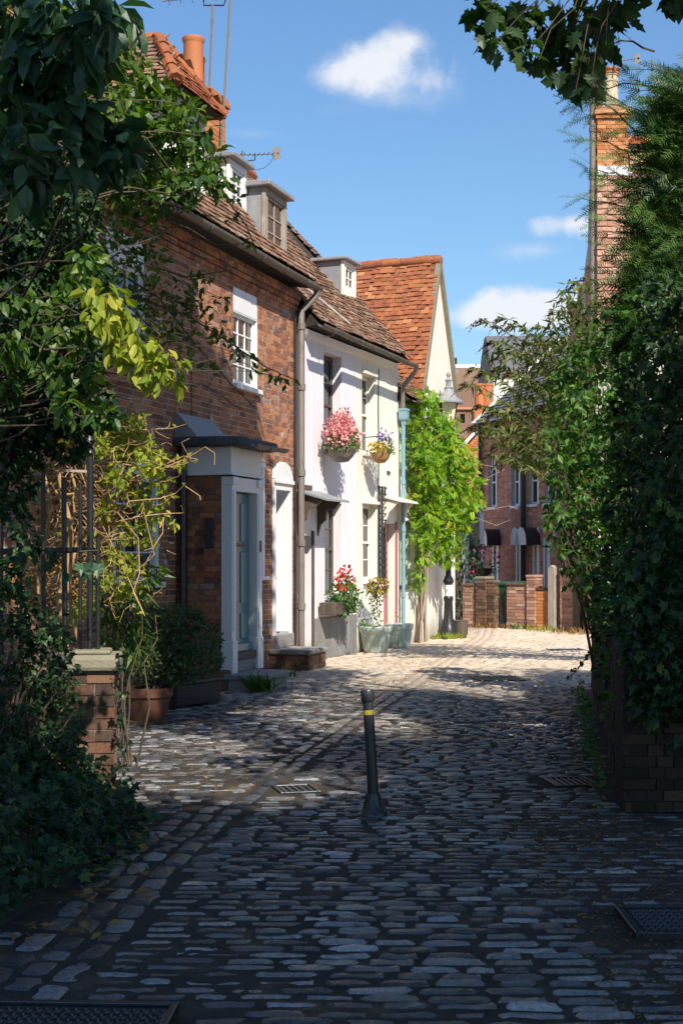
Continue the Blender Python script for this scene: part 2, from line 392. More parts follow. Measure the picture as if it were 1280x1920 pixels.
MT['brickO'] = M_pieces('orange_brick', [(0,(.42,.15,.05)),(.5,(.52,.20,.07)),(1,(.56,.27,.12))], 40, (.5,.40,.3), .2, .9, .4, None, .2)
MT['mortar'] = M_paint('lime_mortar', (.50,.45,.40), .95, (.2,.17,.14), .5, 4, .4, 80)
MT['mortarD'] = M_paint('dark_mortar', (.20,.17,.14), .95, (.09,.08,.06), .5, 4, .4, 80)
MT['tileA'] = M_pieces('brown_clay_tile', [(0,(.10,.052,.038)),(.3,(.17,.085,.055)),(.6,(.25,.125,.08)),(.85,(.32,.18,.115)),(1,(.36,.26,.18))], 30, (.34,.29,.19), .35, .9, .6, (1.6,(.20,.15,.10),.35), .25)
MT['tileD'] = M_pieces('red_clay_tile', [(0,(.24,.078,.038)),(.3,(.29,.095,.043)),(.7,(.34,.115,.049)),(.93,(.39,.14,.058)),(1,(.45,.21,.10))], 26, (.33,.29,.16), .25, .88, .6, None, .25)
MT['tileE'] = M_pieces('pink_clay_tile', [(0,(.35,.17,.11)),(.5,(.46,.25,.17)),(1,(.55,.34,.24))], 26, (.5,.4,.3), .25, .88, .5, None, .25)
MT['batten'] = M_plain('roof_underlay', (.03,.022,.018), .95)
MT['white'] = M_paint('white_gloss_paint', (.78,.78,.78), .42, (.45,.42,.38), .22, 5, .06, 70, True)
MT['lav'] = M_paint('lavender_white_render', (.74,.72,.755), .85, (.5,.47,.46), .14, 2.2, .25, 45, True, .4, .6)
MT['cream'] = M_paint('cream_render', (.78,.735,.645), .85, (.52,.46,.37), .16, 2.2, .25, 45, True, .4, .6)
MT['ivory'] = M_paint('ivory_render', (.76,.71,.62), .88, (.52,.46,.36), .18, 2.0, .25, 45, True, .4, .6)
MT['plinth'] = M_paint('grey_plinth_paint', (.20,.195,.19), .8, (.42,.40,.37), .55, 7, .3, 50, True)
MT['teal'] = M_paint('teal_door_paint', (.10,.23,.25), .3, (.05,.12,.13), .2, 4, .04, 60, False, .6)
MT['pinkdoor'] = M_paint('pink_door_paint', (.42,.16,.17), .5, (.25,.1,.1), .3, 4, .05)
MT['greenwood'] = M_paint('sage_green_paint', (.42,.53,.38), .55, (.3,.33,.24), .3, 6, .08)
MT['bluepipe'] = M_paint('blue_pipe_paint', (.20,.35,.42), .45, (.3,.35,.36), .35, 8, .06)
MT['blackpaint'] = M_paint('black_paint', (.022,.023,.026), .35, (.10,.09,.08), .35, 9, .08, 60, True, .6)
MT['brownwood'] = M_wood('brown_timber', (.055,.04,.03), (.13,.10,.075))
MT['greywood'] = M_wood('weathered_timber', (.20,.165,.13), (.46,.40,.33), .85)
MT['lead'] = M_paint('lead_sheet', (.24,.245,.265), .5, (.42,.41,.40), .5, 5, .2, 30, True, .6)
MT['felt'] = M_paint('roofing_felt', (.055,.062,.075), .75, (.13,.14,.15), .5, 6, .3)
MT['pipe'] = M_metal('brown_iron_pipe', (.19,.16,.14), .5, 0, (.09,.06,.045), .5, 6)
MT['gutter'] = M_metal('old_iron_gutter', (.13,.11,.095), .55, 0, (.30,.24,.18), .5, 5)
MT['iron'] = M_metal('cast_iron', (.035,.037,.04), .38, .6, (.09,.055,.035), .35, 14)
MT['ironwet'] = M_metal('polished_cover_iron', (.07,.075,.085), .33, .85, (.05,.045,.04), .4, 18)
MT['stone'] = M_paint('sandstone', (.25,.225,.165), .85, (.16,.15,.10), .6, 7, .5, 50)
MT['stepstone'] = M_paint('step_stone', (.27,.25,.235), .8, (.13,.125,.115), .5, 6, .4, 50)
MT['terra'] = M_paint('terracotta', (.50,.17,.065), .7, (.36,.13,.06), .4, 4, .15, 40)
MT['buff'] = M_paint('buff_clay', (.56,.46,.30), .75, (.36,.28,.16), .5, 8, .2, 40)
MT['lichen'] = M_paint('lichened_mortar', (.38,.33,.26), .9, (.50,.33,.05), .7, 9, .6, 40)
MT['potgreen'] = M_paint('sage_plastic_pot', (.44,.52,.46), .5, (.32,.37,.31), .3, 6, .05)
MT['soil'] = M_plain('potting_soil', (.03,.02,.014), .95)
def M_glass():
    m, nt, b = mat_base('window_glass'); n1 = wnoise(nt, 1.2, 3, .5)
    nt.links.new(ramp(nt, n1, [(.35,(.012,.014,.016)),(.65,(.05,.055,.06))]), b.inputs['Base Color']); b.inputs['Roughness'].default_value = .06; b.inputs['Specular IOR Level'].default_value = .8
    bump(nt, b, n1, .03, .05); return m
MT['glass'] = M_glass()
MT['lampglass'] = M_paint('cream_lamp_glass', (.72,.66,.47), .25, (.5,.44,.3), .2, 9, .02, 60, False, .7)
MT['bark'] = M_wood('bark', (.045,.033,.023), (.12,.09,.06), .95)
MT['stem'] = M_wood('dry_stem', (.26,.15,.07), (.52,.34,.16), .85)
MT['greystem'] = M_wood('grey_vine_wood', (.20,.15,.11), (.42,.33,.25), .9)
MT['slate'] = M_pieces('grey_slate', [(0,(.09,.09,.10)),(1,(.17,.165,.17))], 30, (.3,.27,.22), .3, .8, .3)
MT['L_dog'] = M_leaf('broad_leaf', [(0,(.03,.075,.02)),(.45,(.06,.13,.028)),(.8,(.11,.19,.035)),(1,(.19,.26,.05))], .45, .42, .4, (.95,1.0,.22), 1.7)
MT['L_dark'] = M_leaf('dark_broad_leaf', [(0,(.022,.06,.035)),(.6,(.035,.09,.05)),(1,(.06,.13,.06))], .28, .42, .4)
MT['L_fine'] = M_leaf('thin_leaf', [(0,(.035,.085,.02)),(.5,(.065,.14,.03)),(1,(.13,.20,.04))], .42, .45, .4, (.95,1.0,.22), 1.6)
MT['L_ivy'] = M_leaf('ivy_leaf', [(0,(.010,.028,.014)),(.5,(.022,.055,.024)),(.8,(.04,.085,.03)),(.95,(.075,.13,.035)),(1,(.14,.12,.05))], .22, .42, .28)
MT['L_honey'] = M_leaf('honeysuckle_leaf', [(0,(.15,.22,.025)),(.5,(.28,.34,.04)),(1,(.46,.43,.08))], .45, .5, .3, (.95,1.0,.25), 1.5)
MT['L_dry'] = M_leaf('dry_leaf', [(0,(.16,.085,.03)),(.5,(.28,.16,.055)),(1,(.36,.24,.09))], .3, .8, .2, (1,.8,.4), 1.2)
MT['L_wist'] = M_leaf('wisteria_leaf', [(0,(.09,.20,.018)),(.35,(.18,.34,.025)),(.75,(.28,.45,.035)),(.93,(.40,.50,.05)),(1,(.55,.48,.06))], .42, .5, .3, (.9,1.0,.2), 1.4)
MT['L_yew'] = M_leaf('yew_needle', [(0,(.03,.08,.022)),(.6,(.06,.14,.03)),(1,(.14,.22,.05))], .25, .45, .35)
MT['L_bud'] = M_leaf('buddleia_leaf', [(0,(.05,.085,.03)),(.5,(.11,.16,.045)),(1,(.24,.25,.08))], .42, .55, .3, (1.0,1.0,.3), 1.6)
MT['L_elder'] = M_leaf('elder_leaf', [(0,(.035,.10,.02)),(.5,(.065,.17,.03)),(1,(.13,.24,.045))], .42, .45, .4, (.9,1.0,.22), 1.6)
MT['L_hebe'] = M_leaf('hebe_leaf', [(0,(.03,.06,.025)),(.6,(.05,.10,.04)),(1,(.13,.16,.07))], .2, .45, .4)
MT['L_maple'] = M_leaf('sycamore_leaf', [(0,(.02,.045,.02)),(.6,(.035,.075,.025)),(1,(.06,.10,.03))], .35, .45, .4)
MT['F_pink'] = M_leaf('pink_petal', [(0,(.62,.20,.25)),(.6,(.75,.36,.38)),(1,(.82,.55,.52))], .3, .6, .2, (1,.9,.9), 1.0)
MT['F_red'] = M_leaf('red_petal', [(0,(.50,.02,.02)),(1,(.70,.07,.04))], .25, .6, .2, (1,.6,.6), 1.0)
MT['F_yel'] = M_leaf('yellow_petal', [(0,(.62,.40,.02)),(1,(.80,.58,.04))], .25, .6, .2, (1,.95,.5), 1.0)
MT['F_pur'] = M_leaf('purple_petal', [(0,(.14,.06,.42)),(1,(.26,.13,.55))], .25, .6, .2, (.9,.8,1), 1.0)
MT['F_spent'] = M_leaf('spent_flower', [(0,(.045,.028,.018)),(.7,(.11,.07,.04)),(.92,(.2,.12,.07)),(1,(.20,.13,.34))], .15, .9, .1, (1,.9,.7), 1.0)
MT['F_mag'] = M_leaf('magenta_petal', [(0,(.45,.03,.14)),(1,(.62,.07,.22))], .25, .6, .2, (1,.7,.9), 1.0)
# ------------------------------------------------------------------ ground and lane
def lerp_path(pts, y): return float(np.interp(y, [p[1] for p in pts], [p[0] for p in pts]))
CH_PATH = [(-1.30,3.6),(-1.25,4.4),(-1.18,5.2),(-1.05,6.3),(-.98,7.6),(-.70,9.6),(0,13.5),(1.59,21.8),(3.0,29.0),(3.6,34)]
R_PATH = [(3.2,3.6),(3.2,9.0),(1.80,9.15),(2.05,10.5),(3.10,17.5),(4.3,22),(5.4,28),(5.3,31),(4.5,33),(2.4,36),(2.4,40)]
L_PATH = [(-1.75,3.6),(-1.62,6.0),(-1.30,8.0),(-1.35,9.4),(-3.2,10.3),(-3.6,14),(-3.4,18),(0.0,24),(2.0,29.4),(2.3,34),(2.0,40)]
g = MB(); n = 24
for i in range(n+1):
    for j in range(n+1):
        f = lambda t: math.copysign(abs(t)**2.2, t)*900
        g.v.append((f(2*i/n-1), f(2*j/n-1)+20, -.05))
g.f = [(i*(n+1)+j, (i+1)*(n+1)+j, (i+1)*(n+1)+j+1, i*(n+1)+j+1) for i in range(n) for j in range(n)]
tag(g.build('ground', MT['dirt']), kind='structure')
lane = MB(); ys = np.linspace(3.0, 42, 80); xs = np.linspace(-4.2, 6.5, 20)
for y in ys:
    for x in xs: lane.v.append((x, y, -.0065+.002*math.sin(x*3.1+y*1.7)+.0012*math.sin(x*7.3-y*4.1)))
lane.f = [(i*20+j, i*20+j+1, (i+1)*20+j+1, (i+1)*20+j) for i in range(79) for j in range(19)]
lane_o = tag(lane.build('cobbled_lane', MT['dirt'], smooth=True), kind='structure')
COVERS = [((1.63,6.39),.66,.50,.0),((-.98,4.93),.72,.56,-.05),((-.33,10.1),.30,.34,.25),((1.72,10.42),.34,.40,.12),((2.15,19.2),.62,.75,.15),((4.06,25.1),.62,.55,.1)]
def in_cover(x, y, m):
    for (cx, cy), w, h, a in COVERS:
        dx = x-cx; dy = y-cy; u = dx*math.cos(a)+dy*math.sin(a); v = -dx*math.sin(a)+dy*math.cos(a)
        if abs(u) < w/2+m and abs(v) < h/2+m*.55: return True
    return False
def clearA(x, y):    # behind the house fronts nothing needs paving
    return (x+.73)*FA.n[0]+(y-21.8)*FA.n[1] if y < 21.8 else (x+.73)*FB.n[0]+(y-21.8)*FB.n[1]
near = []; far = []; row = 0; y = 3.9
rs = random.Random(3)
while y < 35.5:
    pitch = rs.uniform(.088, .104); xl = lerp_path(L_PATH, y); xr = lerp_path(R_PATH, y); xc = lerp_path(CH_PATH, y)
    ncourse = 2 if y > 9.2 else 3
    ph = rs.uniform(0, 6); tilt = rs.uniform(-.006, .006)
    for a, b, sl in ((xl, xc-.155*ncourse+.06, -.05), (xc+.10, xr, .0)):
        x = a+rs.uniform(0, .1)
        while x < b:
            w = rs.choice((.13,.16,.18,.2,.21,.23,.25,.27))*(1.05)
            cx = x+w/2; cy = y+.022*math.sin(cx*1.3+y*.5)+.01*math.sin(cx*2.9+ph)+sl*(cx-a)
            x += w+rs.choice((.006,.010,.016,.03))
            if x > b+.10: break
            if in_cover(cx, cy, w*.5+.02) or clearA(cx, cy) < -.1: continue
            z = rs.gauss(-.0118, .0022)+.003*math.sin(cx*1.9)*math.sin(cy*1.3)
            if cx > 1.1 and cy < 9.1: z -= rs.uniform(0, .007)+.003*min(1,(cx-1.1))
            if rs.random() < .012: continue
            r = rs.gauss(0, .022); tx = rs.gauss(0, .06); ty = rs.gauss(0, .012)
            m = Matrix.Translation((cx, cy, z)) @ Matrix.Rotation(r+tilt, 4, 'Z') @ Matrix.Rotation(tx, 4, 'X') @ Matrix.Rotation(ty, 4, 'Y') @ Matrix.Diagonal((w, pitch*rs.uniform(.72,.90), .027, 1))
            (near if cy < 12.5 else far).append(m)
    y += pitch
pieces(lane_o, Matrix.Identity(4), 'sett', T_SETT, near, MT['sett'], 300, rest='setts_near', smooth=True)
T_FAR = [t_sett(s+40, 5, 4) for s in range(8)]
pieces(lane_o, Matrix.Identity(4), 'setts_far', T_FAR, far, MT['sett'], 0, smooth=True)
chn = []
for c in range(3):
    y = 3.7
    while y < 33:
        L = rs.uniform(.15, .34); ym = y+L/2
        if c == 2 and ym > 9.2: break
        off = -.150*c+.03+rs.gauss(0,.008)
        x0 = lerp_path(CH_PATH, y)+off; x1 = lerp_path(CH_PATH, y+L)+off
        if not in_cover((x0+x1)/2, ym, .1):
            a = math.atan2(L, x1-x0); z = -.011+rs.gauss(0,.002)-(.002 if c == 1 else 0)
            chn.append(Matrix.Translation(((x0+x1)/2, ym, z)) @ Matrix.Rotation(a, 4, 'Z') @ Matrix.Rotation(rs.gauss(0,.03),4,'X') @ Matrix.Diagonal((L-.012, .146*rs.uniform(.86,1.02), .030, 1)))
        y += L
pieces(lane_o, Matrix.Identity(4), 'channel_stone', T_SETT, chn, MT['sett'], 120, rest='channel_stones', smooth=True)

# iron covers set in the paving
def cover(i, name, label, kind, grp=None):
    (cx, cy), w, h, a = COVERS[i]; r = empty(name, (cx, cy, .010 if kind == 'studs' else .004), a); tag(r, label, 'drain cover' if kind != 'studs' else 'manhole cover')
    t = .028
    fm = MB(); chunks_holes(fm, -w/2, w/2, -h/2, h/2, [(-w/2+t, w/2-t, -h/2+t, h/2-t)], -.05, .022 if kind == 'studs' else .006)
    fm.v = [(x, z, y) for x, y, z in fm.v]; fm.build('rim', MT['ironwet'], r, bevel=.004)
    if kind == 'studs':
        pl = MB().box(-w/2+t+.006, w/2-t-.006, -h/2+t+.006, h/2-t-.006, -.05, .008); p = pl.build('plate', MT['ironwet'], r, bevel=.003)
        st = []; k = 0; yy = -h/2+t+.035
        while yy < h/2-t-.02:
            xx = -w/2+t+.03+(.014 if k % 2 else 0)
            while xx < w/2-t-.02:
                st.append(Matrix.Translation((xx, yy, .012)) @ Matrix.Rotation(.7 if k % 2 else -.7, 4, 'Z') @ Matrix.Diagonal((.030,.010,.012,1))); xx += .036
            yy += .030; k += 1
        pieces(r, Matrix.Translation((cx,cy,0)), 'stud', [t_sett(90,5,4)], st, MT['ironwet'], 60, rest='studs')
        for sx in (.55, .62):
            MB().lathe([(.042,.008),(.050,.011),(.050,.014),(.038,.015),(.036,.010),(.03,.0095)], 18, (w*.30, h*(sx-.5)*2.2-.12,0)).build('key_hole', MT['iron'], r, True)
    else:
        MB().box(-w/2+t, w/2-t, -h/2+t, h/2-t, -.06, -.031).build('sump', MT['soil'], r)
        nb = max(5, int(w/.05))
        for k in range(nb):
            x = -w/2+t+(k+.5)*(w-2*t)/nb
            MB().box(x-.011, x+.011, -h/2+t+.001, h/2-t-.001, -.03, .002).build('grate_bar', MT['ironwet'], r, bevel=.003)
        for k in range(2):
            yy = -h/2+(k+1)*h/3; MB().box(-w/2+t+.001, w/2-t-.001, yy-.009, yy+.009, -.03, -.001).build('cross_bar', MT['ironwet'], r)
    return r
cover(0, 'manhole_cover', 'studded iron manhole cover with two ring key holes, beside the dark ivy wall', 'studs')
cover(1, 'manhole_cover', 'studded iron manhole cover among the edge stones below the ivy bank', 'studs')
cover(2, 'drain_grate', 'small iron drain grate in the stone channel near the bollard', 'bars')
cover(3, 'drain_grate', 'small dark iron grate at the foot of the ivy wall', 'bars')
cover(4, 'drain_grate', 'wide iron grate in the middle of the lane at the shadow edge', 'bars')
cover(5, 'drain_grate', 'far iron grate in the sunlit stretch of the lane', 'bars')

# ------------------------------------------------------------------ building helpers
def bricks(root, M, o, u, length, z0, z1, holes, mat, n_ind=0, score=None, course=.075, ln=.225, depth=.06, flemish=True, proud=.0, seed=1, rest='bricks', jit=.0025):
    o = Vector(o); u = Vector(u).normalized(); zv = Vector((0,0,1)); nrm = u.cross(zv); R = random.Random(seed)
    xf = []; k = 0; z = z0
    while z+course*.6 < z1:
        hgt = min(course, z1-z)-.010; zc = z+course/2-.002
        x = -(.17 if k % 2 else 0)-R.uniform(0,.01); hd = bool(k % 2)
        while x < length:
            w = ln/2 if (flemish and hd) else ln; hd = not hd if flemish else False
            segs = [(max(x, 0), min(x+w, length))]
            for h in holes:
                if h[2] < zc < h[3]:
                    ns = []
                    for a, b in segs:
                        if b <= h[0] or a >= h[1]: ns.append((a,b)); continue
                        if a < h[0]: ns.append((a, h[0]))
                        if b > h[1]: ns.append((h[1], b))
                    segs = ns
            for a, b in segs:
                if b-a < .03: continue
                c = o+u*((a+b)/2)+zv*zc+nrm*(proud-depth/2+R.gauss(0, jit))
                xf.append(TRS(c, u, -nrm, zv, ((b-a)-.010, depth, hgt)))
            x += w
        z += course; k += 1
    pieces(root, M, 'brick', T_BOX, xf, mat, n_ind, score, rest)
def tiles(root, M, o, u, v, U, V, mat, n_ind=0, score=None, w=.165, gauge=.10, keep=None, seed=2, thick=.014, name='tile', sag=None, jit=1.0):
    o = Vector(o); u = Vector(u).normalized(); v = Vector(v).normalized(); nn = u.cross(v).normalized(); R = random.Random(seed); xf = []
    nr = int(V/gauge)+1
    for r in range(nr):
        x = -(w/2 if r % 2 else 0); wob = R.gauss(0,.004)
        while x < U:
            a = max(x,0); b = min(x+w, U)
            cu = (a+b)/2; cv = r*gauge
            x += w
            if b-a < .04 or (keep and not keep(cu, cv)): continue
            lift = .018+abs(R.gauss(0,.005))*jit; tl = R.gauss(.17,.03*jit); sg = sag(cu, cv) if sag else 0
            vv = (v*math.cos(tl)-nn*math.sin(tl)).normalized(); n2 = u.cross(vv)
            rot = R.gauss(0,.012*jit); uu = u*math.cos(rot)+vv*math.sin(rot)
            c = o+u*cu+v*(cv+gauge*.62+wob)+nn*(lift+sg)
            xf.append(TRS(c, uu, vv, n2, (b-a-.004, gauge*1.45, thick)))
    pieces(root, M, name, T_TILE, xf, mat, n_ind, score, 'tiles')
def window(root, x0, x1, z0, z1, y, mat, cols=2, rows=4, sash=True, fr=.055, sill=None, bar=.022, name='window', panemat=None, label=None):
    m = MB(); d = .05
    chunks_holes(m, x0, x1, z0, z1, [(x0+fr, x1-fr, z0+fr*1.2, z1-fr)], y, y+d)
    ix0, ix1, iz0, iz1 = x0+fr, x1-fr, z0+fr*1.2, z1-fr
    if sash: zc = (iz0+iz1)/2; m.box(ix0, ix1, y-.012, y+d-.006, zc-.022, zc+.022)
    for i in range(1, cols):
        x = ix0+(ix1-ix0)*i/cols; m.box(x-bar/2, x+bar/2, y+.008, y+d-.004, iz0, iz1)
    for j in range(1, rows):
        z = iz0+(iz1-iz0)*j/rows
        if sash and abs(z-(iz0+iz1)/2) < .03: continue
        m.box(ix0, ix1, y+.010, y+d-.008, z-bar/2, z+bar/2)
    w = m.build(name, mat, root, bevel=.004)
    if label: w['label'] = label
    for i in range(cols):
        for j in range(rows):
            a = ix0+(ix1-ix0)*i/cols; b = ix0+(ix1-ix0)*(i+1)/cols; e = iz0+(iz1-iz0)*j/rows; f = iz0+(iz1-iz0)*(j+1)/rows
            t = random.uniform(-.004,.004)
            MB().add([(a,y+.026+t,e),(b,y+.026-t,e),(b,y+.026,f),(a,y+.026,f),(a,y+.034,e),(b,y+.034,e),(b,y+.034,f),(a,y+.034,f)],
                     [(0,3,2,1),(4,5,6,7),(0,1,5,4),(1,2,6,5),(2,3,7,6),(3,0,4,7)]).build('pane', panemat or MT['glass'], w)
    if sill:
        MB().box(x0-sill[0], x1+sill[0], y-sill[1], y+.03, z0-sill[2], z0-.002).build('sill', sill[3], w, bevel=.008)
    return w
def reveal(root, x0, x1, z0, z1, yf, yb, mat, name='reveal', top=None):
    m = MB(); t = .012
    m.box(x0, x0+t, yf, yb, z0, z1); m.box(x1-t, x1, yf, yb, z0, z1); m.box(x0+t, x1-t, yf, yb, z1-t, z1)
    return m.build(name, mat, root)
def gutter(root, x0, x1, y, z, r, mat, slope=0.0):
    m = MB(); n = 8; N = 12; b = 0
    for k in range(N+1):
        x = x0+(x1-x0)*k/N; dz = slope*k/N+random.gauss(0,.004)
        for rr in (r, r-.008):
            for j in range(n+1):
                g = math.pi+math.pi*j/n; m.v.append((x, y+rr*math.cos(g), z+dz+rr*math.sin(g)))
    c = 2*(n+1)
    for k in range(N):
        for j in range(n):
            m.f.append((k*c+j, k*c+j+1, (k+1)*c+j+1, (k+1)*c+j)); m.f.append((k*c+n+1+j, (k+1)*c+n+1+j, (k+1)*c+n+2+j, k*c+n+2+j))
        for j0, j1 in ((0,n+1),(n,2*n+1)): m.f.append((k*c+j0, (k+1)*c+j0, (k+1)*c+j1, k*c+j1))
    gt = m.build('gutter', mat, root, True)
    x = x0+.5
    while x < x1:
        MB().tube([(x+.0,y+r*math.cos(t),z+(r+.006)*math.sin(t)+slope*(x-x0)/(x1-x0)) for t in np.linspace(math.pi,2*math.pi,7)], .012, 5).build('gutter_bracket', mat, gt, True); x += .92
    return gt

# ------------------------------------------------------------------ brick house with porch
hA = empty('brick_house', (FA.o[0], FA.o[1], 0), FA.rz)
tag(hA, 'red brick house with projecting porch, teal door and dormers in brown tiled roof', 'house')
A0, A1, AH = -11.0, .05, 5.80
winA = [(-2.52,-1.59,4.10,5.50),(-6.28,-5.28,4.05,5.50),(-6.10,-4.90,1.36,2.92),(-2.30,-1.30,1.36,3.05),(-.98,-.19,.30,3.06)]
wl = chunks_holes(MB(), A0, A1, 0, AH, winA, .0035, .30).build('wall', MT['mortar'], hA)
bricks(hA, FA.M, (A0,0,0), (1,0,0), A1-A0, 0, 5.55, [(h[0]-A0,h[1]-A0,h[2],h[3]) for h in winA], MT['brickA'], 300,
       lambda px,py: np.where((px>345)&(px<556)&(py>540), 1.0, .25), depth=.06, seed=3, jit=.0012)
# end return wall towards the lower neighbour
MB().box(A1-.25, A1, .301, 3.0, 3.0, 6.3).build('return_wall', MT['mortarD'], hA)
# oversailing courses under the eaves
for k, (z, pr) in enumerate(((5.552,.03),(5.627,.06),(5.702,.09),(5.777,.06))):
    bricks(hA, FA.M, (A0,0,0), (1,0,0), A1-A0, z, z+.075, [], MT['brickA'], 0, depth=.10, proud=pr, flemish=(k%2==0), seed=30+k, rest='eaves_course')
# upper windows with white lintel boards
for k, (a, b, z0, z1) in enumerate(winA[:2]):
    w = window(hA, a+.01, b-.01, z0+.02, z1-.36, .055, MT['white'], 3, 4, True, .06, (.05,.13,.07,MT['white']))
    MB().box(a+.005, b-.005, .01, .10, z1-.355, z1-.004).build('lintel_board', MT['white'], w, bevel=.006)
    reveal(hA, a, b, z0, z1-.36, .012, .09, MT['white'])
w = window(hA, -6.09, -4.91, 1.38, 2.66, .07, MT['white'], 3, 4, True, .06, (.07,.14,.07,MT['white']))
ar = [(-6.09,2.662)]+[(-5.5-.59*math.cos(t), 2.662+.25*math.sin(t)) for t in np.linspace(0,math.pi,15)]+[(-4.91,2.662)]
MB().prism(ar, .03, .10).build('arched_head', MT['white'], w)
MB().box(-6.10,-6.02,.01,.07,1.36,2.66).build('architrave', MT['white'], w); MB().box(-4.98,-4.90,.01,.07,1.36,2.66).build('architrave', MT['white'], w)
w = window(hA, -2.29, -1.31, 1.40, 3.04, .05, MT['white'], 2, 4, True, .07, (.05,.12,.06,MT['white']))
MB().box(-1.40,-1.30,.0,.05,1.40,3.0).build('architrave', MT['white'], w)
MB().prism([(-1.62,2.99)]+[(-1.46-.16*math.cos(t), 2.99+.16*math.sin(t)) for t in np.linspace(0,math.pi,9)]+[(-1.30,2.99)], -.015, .03).build('arched_head', MT['white'], w)
# second door: white arched case
d2 = MB(); d2.box(-.975,-.90,-.03,.16,.44,2.86); d2.box(-.27,-.195,-.03,.16,.44,2.86); d2.box(-.90,-.27,-.03,.16,2.70,2.86)
ar = [(-.985,2.865)]+[(-.585-.40*math.cos(t), 2.865+.27*math.sin(t)) for t in np.linspace(0,math.pi,15)]+[(-.185,2.865)]
d2.prism(ar, -.04, .14); d2.box(-1.0,-.17,-.06,-.04,2.80,2.86)
d2.box(-.90,-.885,-.01,.30,.52,2.70); d2.box(-.285,-.27,-.01,.30,.52,2.70)
dc = d2.build('door_case', MT['white'], hA, bevel=.006)
dd = MB().box(-.885,-.285,.24,.29,.55,2.40)
for zz in ((.70,1.25),(1.40,2.25)):
    for xx in ((-.82,-.62),(-.55,-.35)): dd.box(xx[0],xx[1],.225,.241,zz[0],zz[1])
do = dd.build('door', MT['teal'], hA, bevel=.006)
MB().box(-.885,-.285,.22,.28,2.44,2.68).build('fanlight', MT['glass'], hA)
MB().lathe([(.012,0),(.03,.01),(.034,.03),(.02,.05)], 10, (0,0,0)).build('door_knob', MT['iron'], do, True).matrix_local = Matrix.Translation((-.36,.225,1.35)) @ Matrix.Rotation(math.pi/2,4,'X')
MB().box(-.98,-.19,-.06,.24,.30,.50).build('door_sill', MT['stepstone'], hA, bevel=.012)
st2 = MB().box(-1.18,-.30,-.66,-.004,.235,.30).build('doorstep', MT['stepstone'], hA, bevel=.015)
MB().box(-1.14,-.34,-.62,-.01,-.02,.234).build('step_core', MT['mortarD'], st2)
for (o_, u_, ln_) in (((-1.14,-.62,0),(1,0,0),.80),((-1.14,-.01,0),(0,-1,0),.61)):
    bricks(st2, FA.M, o_, u_, ln_, 0.0, .232, [], MT['brickP'], 12, depth=.05, proud=.008, seed=9, flemish=False)
# the porch
PX0, PX1, PO = -4.30, -3.28, .70
pc = MB(); pc.box(PX0+.012, PX0+.20, -PO+.10, -.002, 0, 2.72); pc.box(PX1-.20, PX1-.012, -PO+.10, -.002, 0, 2.72)
po = pc.build('porch', MT['mortarD'], hA)
bricks(po, FA.M, (PX0,-.002,0), (0,-1,0), PO-.11, .0, 2.72, [], MT['brickA'], 70, depth=.06, seed=12)
bricks(po, FA.M, (PX1,-PO+.1,0), (0,1,0), PO-.12, .0, 2.72, [], MT['brickA'], 0, depth=.06, seed=13)
MB().box(PX0-.07, PX0+.02, -PO-.02, -.06, 0, .26).build('plinth', MT['brickP'], po, bevel=.02)
pf = MB().box(PX0-.02, PX1+.02, -PO-.02, -.002, 2.72, 3.08)
pf.box(PX0-.05, PX1+.05, -PO-.05, -.002, 2.72, 2.75); pf.build('fascia', MT['white'], po, bevel=.006)
fr = MB()
for x0, x1 in ((PX0-.01, PX0+.13), (PX1-.17, PX1+.01)):
    fr.box(x0, x1, -PO-.03, -PO+.12, .21, 2.70); fr.box(x0-.012, x1+.012, -PO-.045, -PO+.12, .21, .62)
    fr.box(x0-.015, x1+.015, -PO-.055, -PO+.10, 2.60, 2.70)
    fr.box(x0+.035, x1-.035, -PO-.04, -PO-.02, .75, 2.52)
fr.box(PX0+.13, PX1-.17, -PO-.03, -PO+.12, 2.52, 2.70)
fr.build('door_frame', MT['white'], po, bevel=.006)
D0, D1 = PX0+.135, PX1-.175
dr = MB().box(D0, D1, -PO+.085, -PO+.125, .50, 2.51)
for zz in ((.62,.95),(1.08,1.75),(1.88,2.38)):
    for a, b in ((.10,.44),(.56,.90)): dr.box(D0+(D1-D0)*a, D0+(D1-D0)*b, -PO+.07, -PO+.086, *zz)
do = dr.build('door', MT['teal'], po, bevel=.008)
MB().box(D0+.02, D1-.02, -PO+.03, -PO+.085, .46, .56).build('weather_board', MT['teal'], do, bevel=.012)
MB().box((D0+D1)/2-.13,(D0+D1)/2+.13,-PO+.06,-PO+.069,1.82,1.86).build('letter_slot', MT['iron'], do)
MB().tube([(D0+.07,-PO+.03,1.52),(D0+.07,-PO+.08,1.52)], [.03,.018], 10).build('door_knob', MT['iron'], do, True)
MB().box(PX1-.11,PX1-.06,-PO-.05,-PO-.031,1.75,1.90).build('bell_box', MT['iron'], po)
MB().box(D0-.005, D1+.005, -PO+.0, -PO+.14, .21, .36).build('stone_riser', MT['stepstone'], po, bevel=.01)
MB().box(D0-.005, D1+.005, -PO-.02, -PO+.13, .362, .46).build('threshold', MT['brownwood'], po, bevel=.01)
sp = MB(); ss = [(PX0-.10,-PO-.45),(PX0-.04,-PO-.52),(PX1-.28,-PO-.52),(PX1-.18,-PO-.42),(PX1-.14,-PO+.06),(PX0-.10,-PO+.06)]
sp.prism(ss, .135, .21, 'z'); st = sp.build('doorstep', MT['stepstone'], po, bevel=.018)
sp = MB(); sp.prism([(PX0-.07,-PO-.43),(PX0-.02,-PO-.49),(PX1-.30,-PO-.49),(PX1-.21,-PO-.40),(PX1-.17,-PO+.03),(PX0-.07,-PO+.03)], -.03, .134, 'z'); sp.build('step_base', MT['stepstone'], st, bevel=.015)
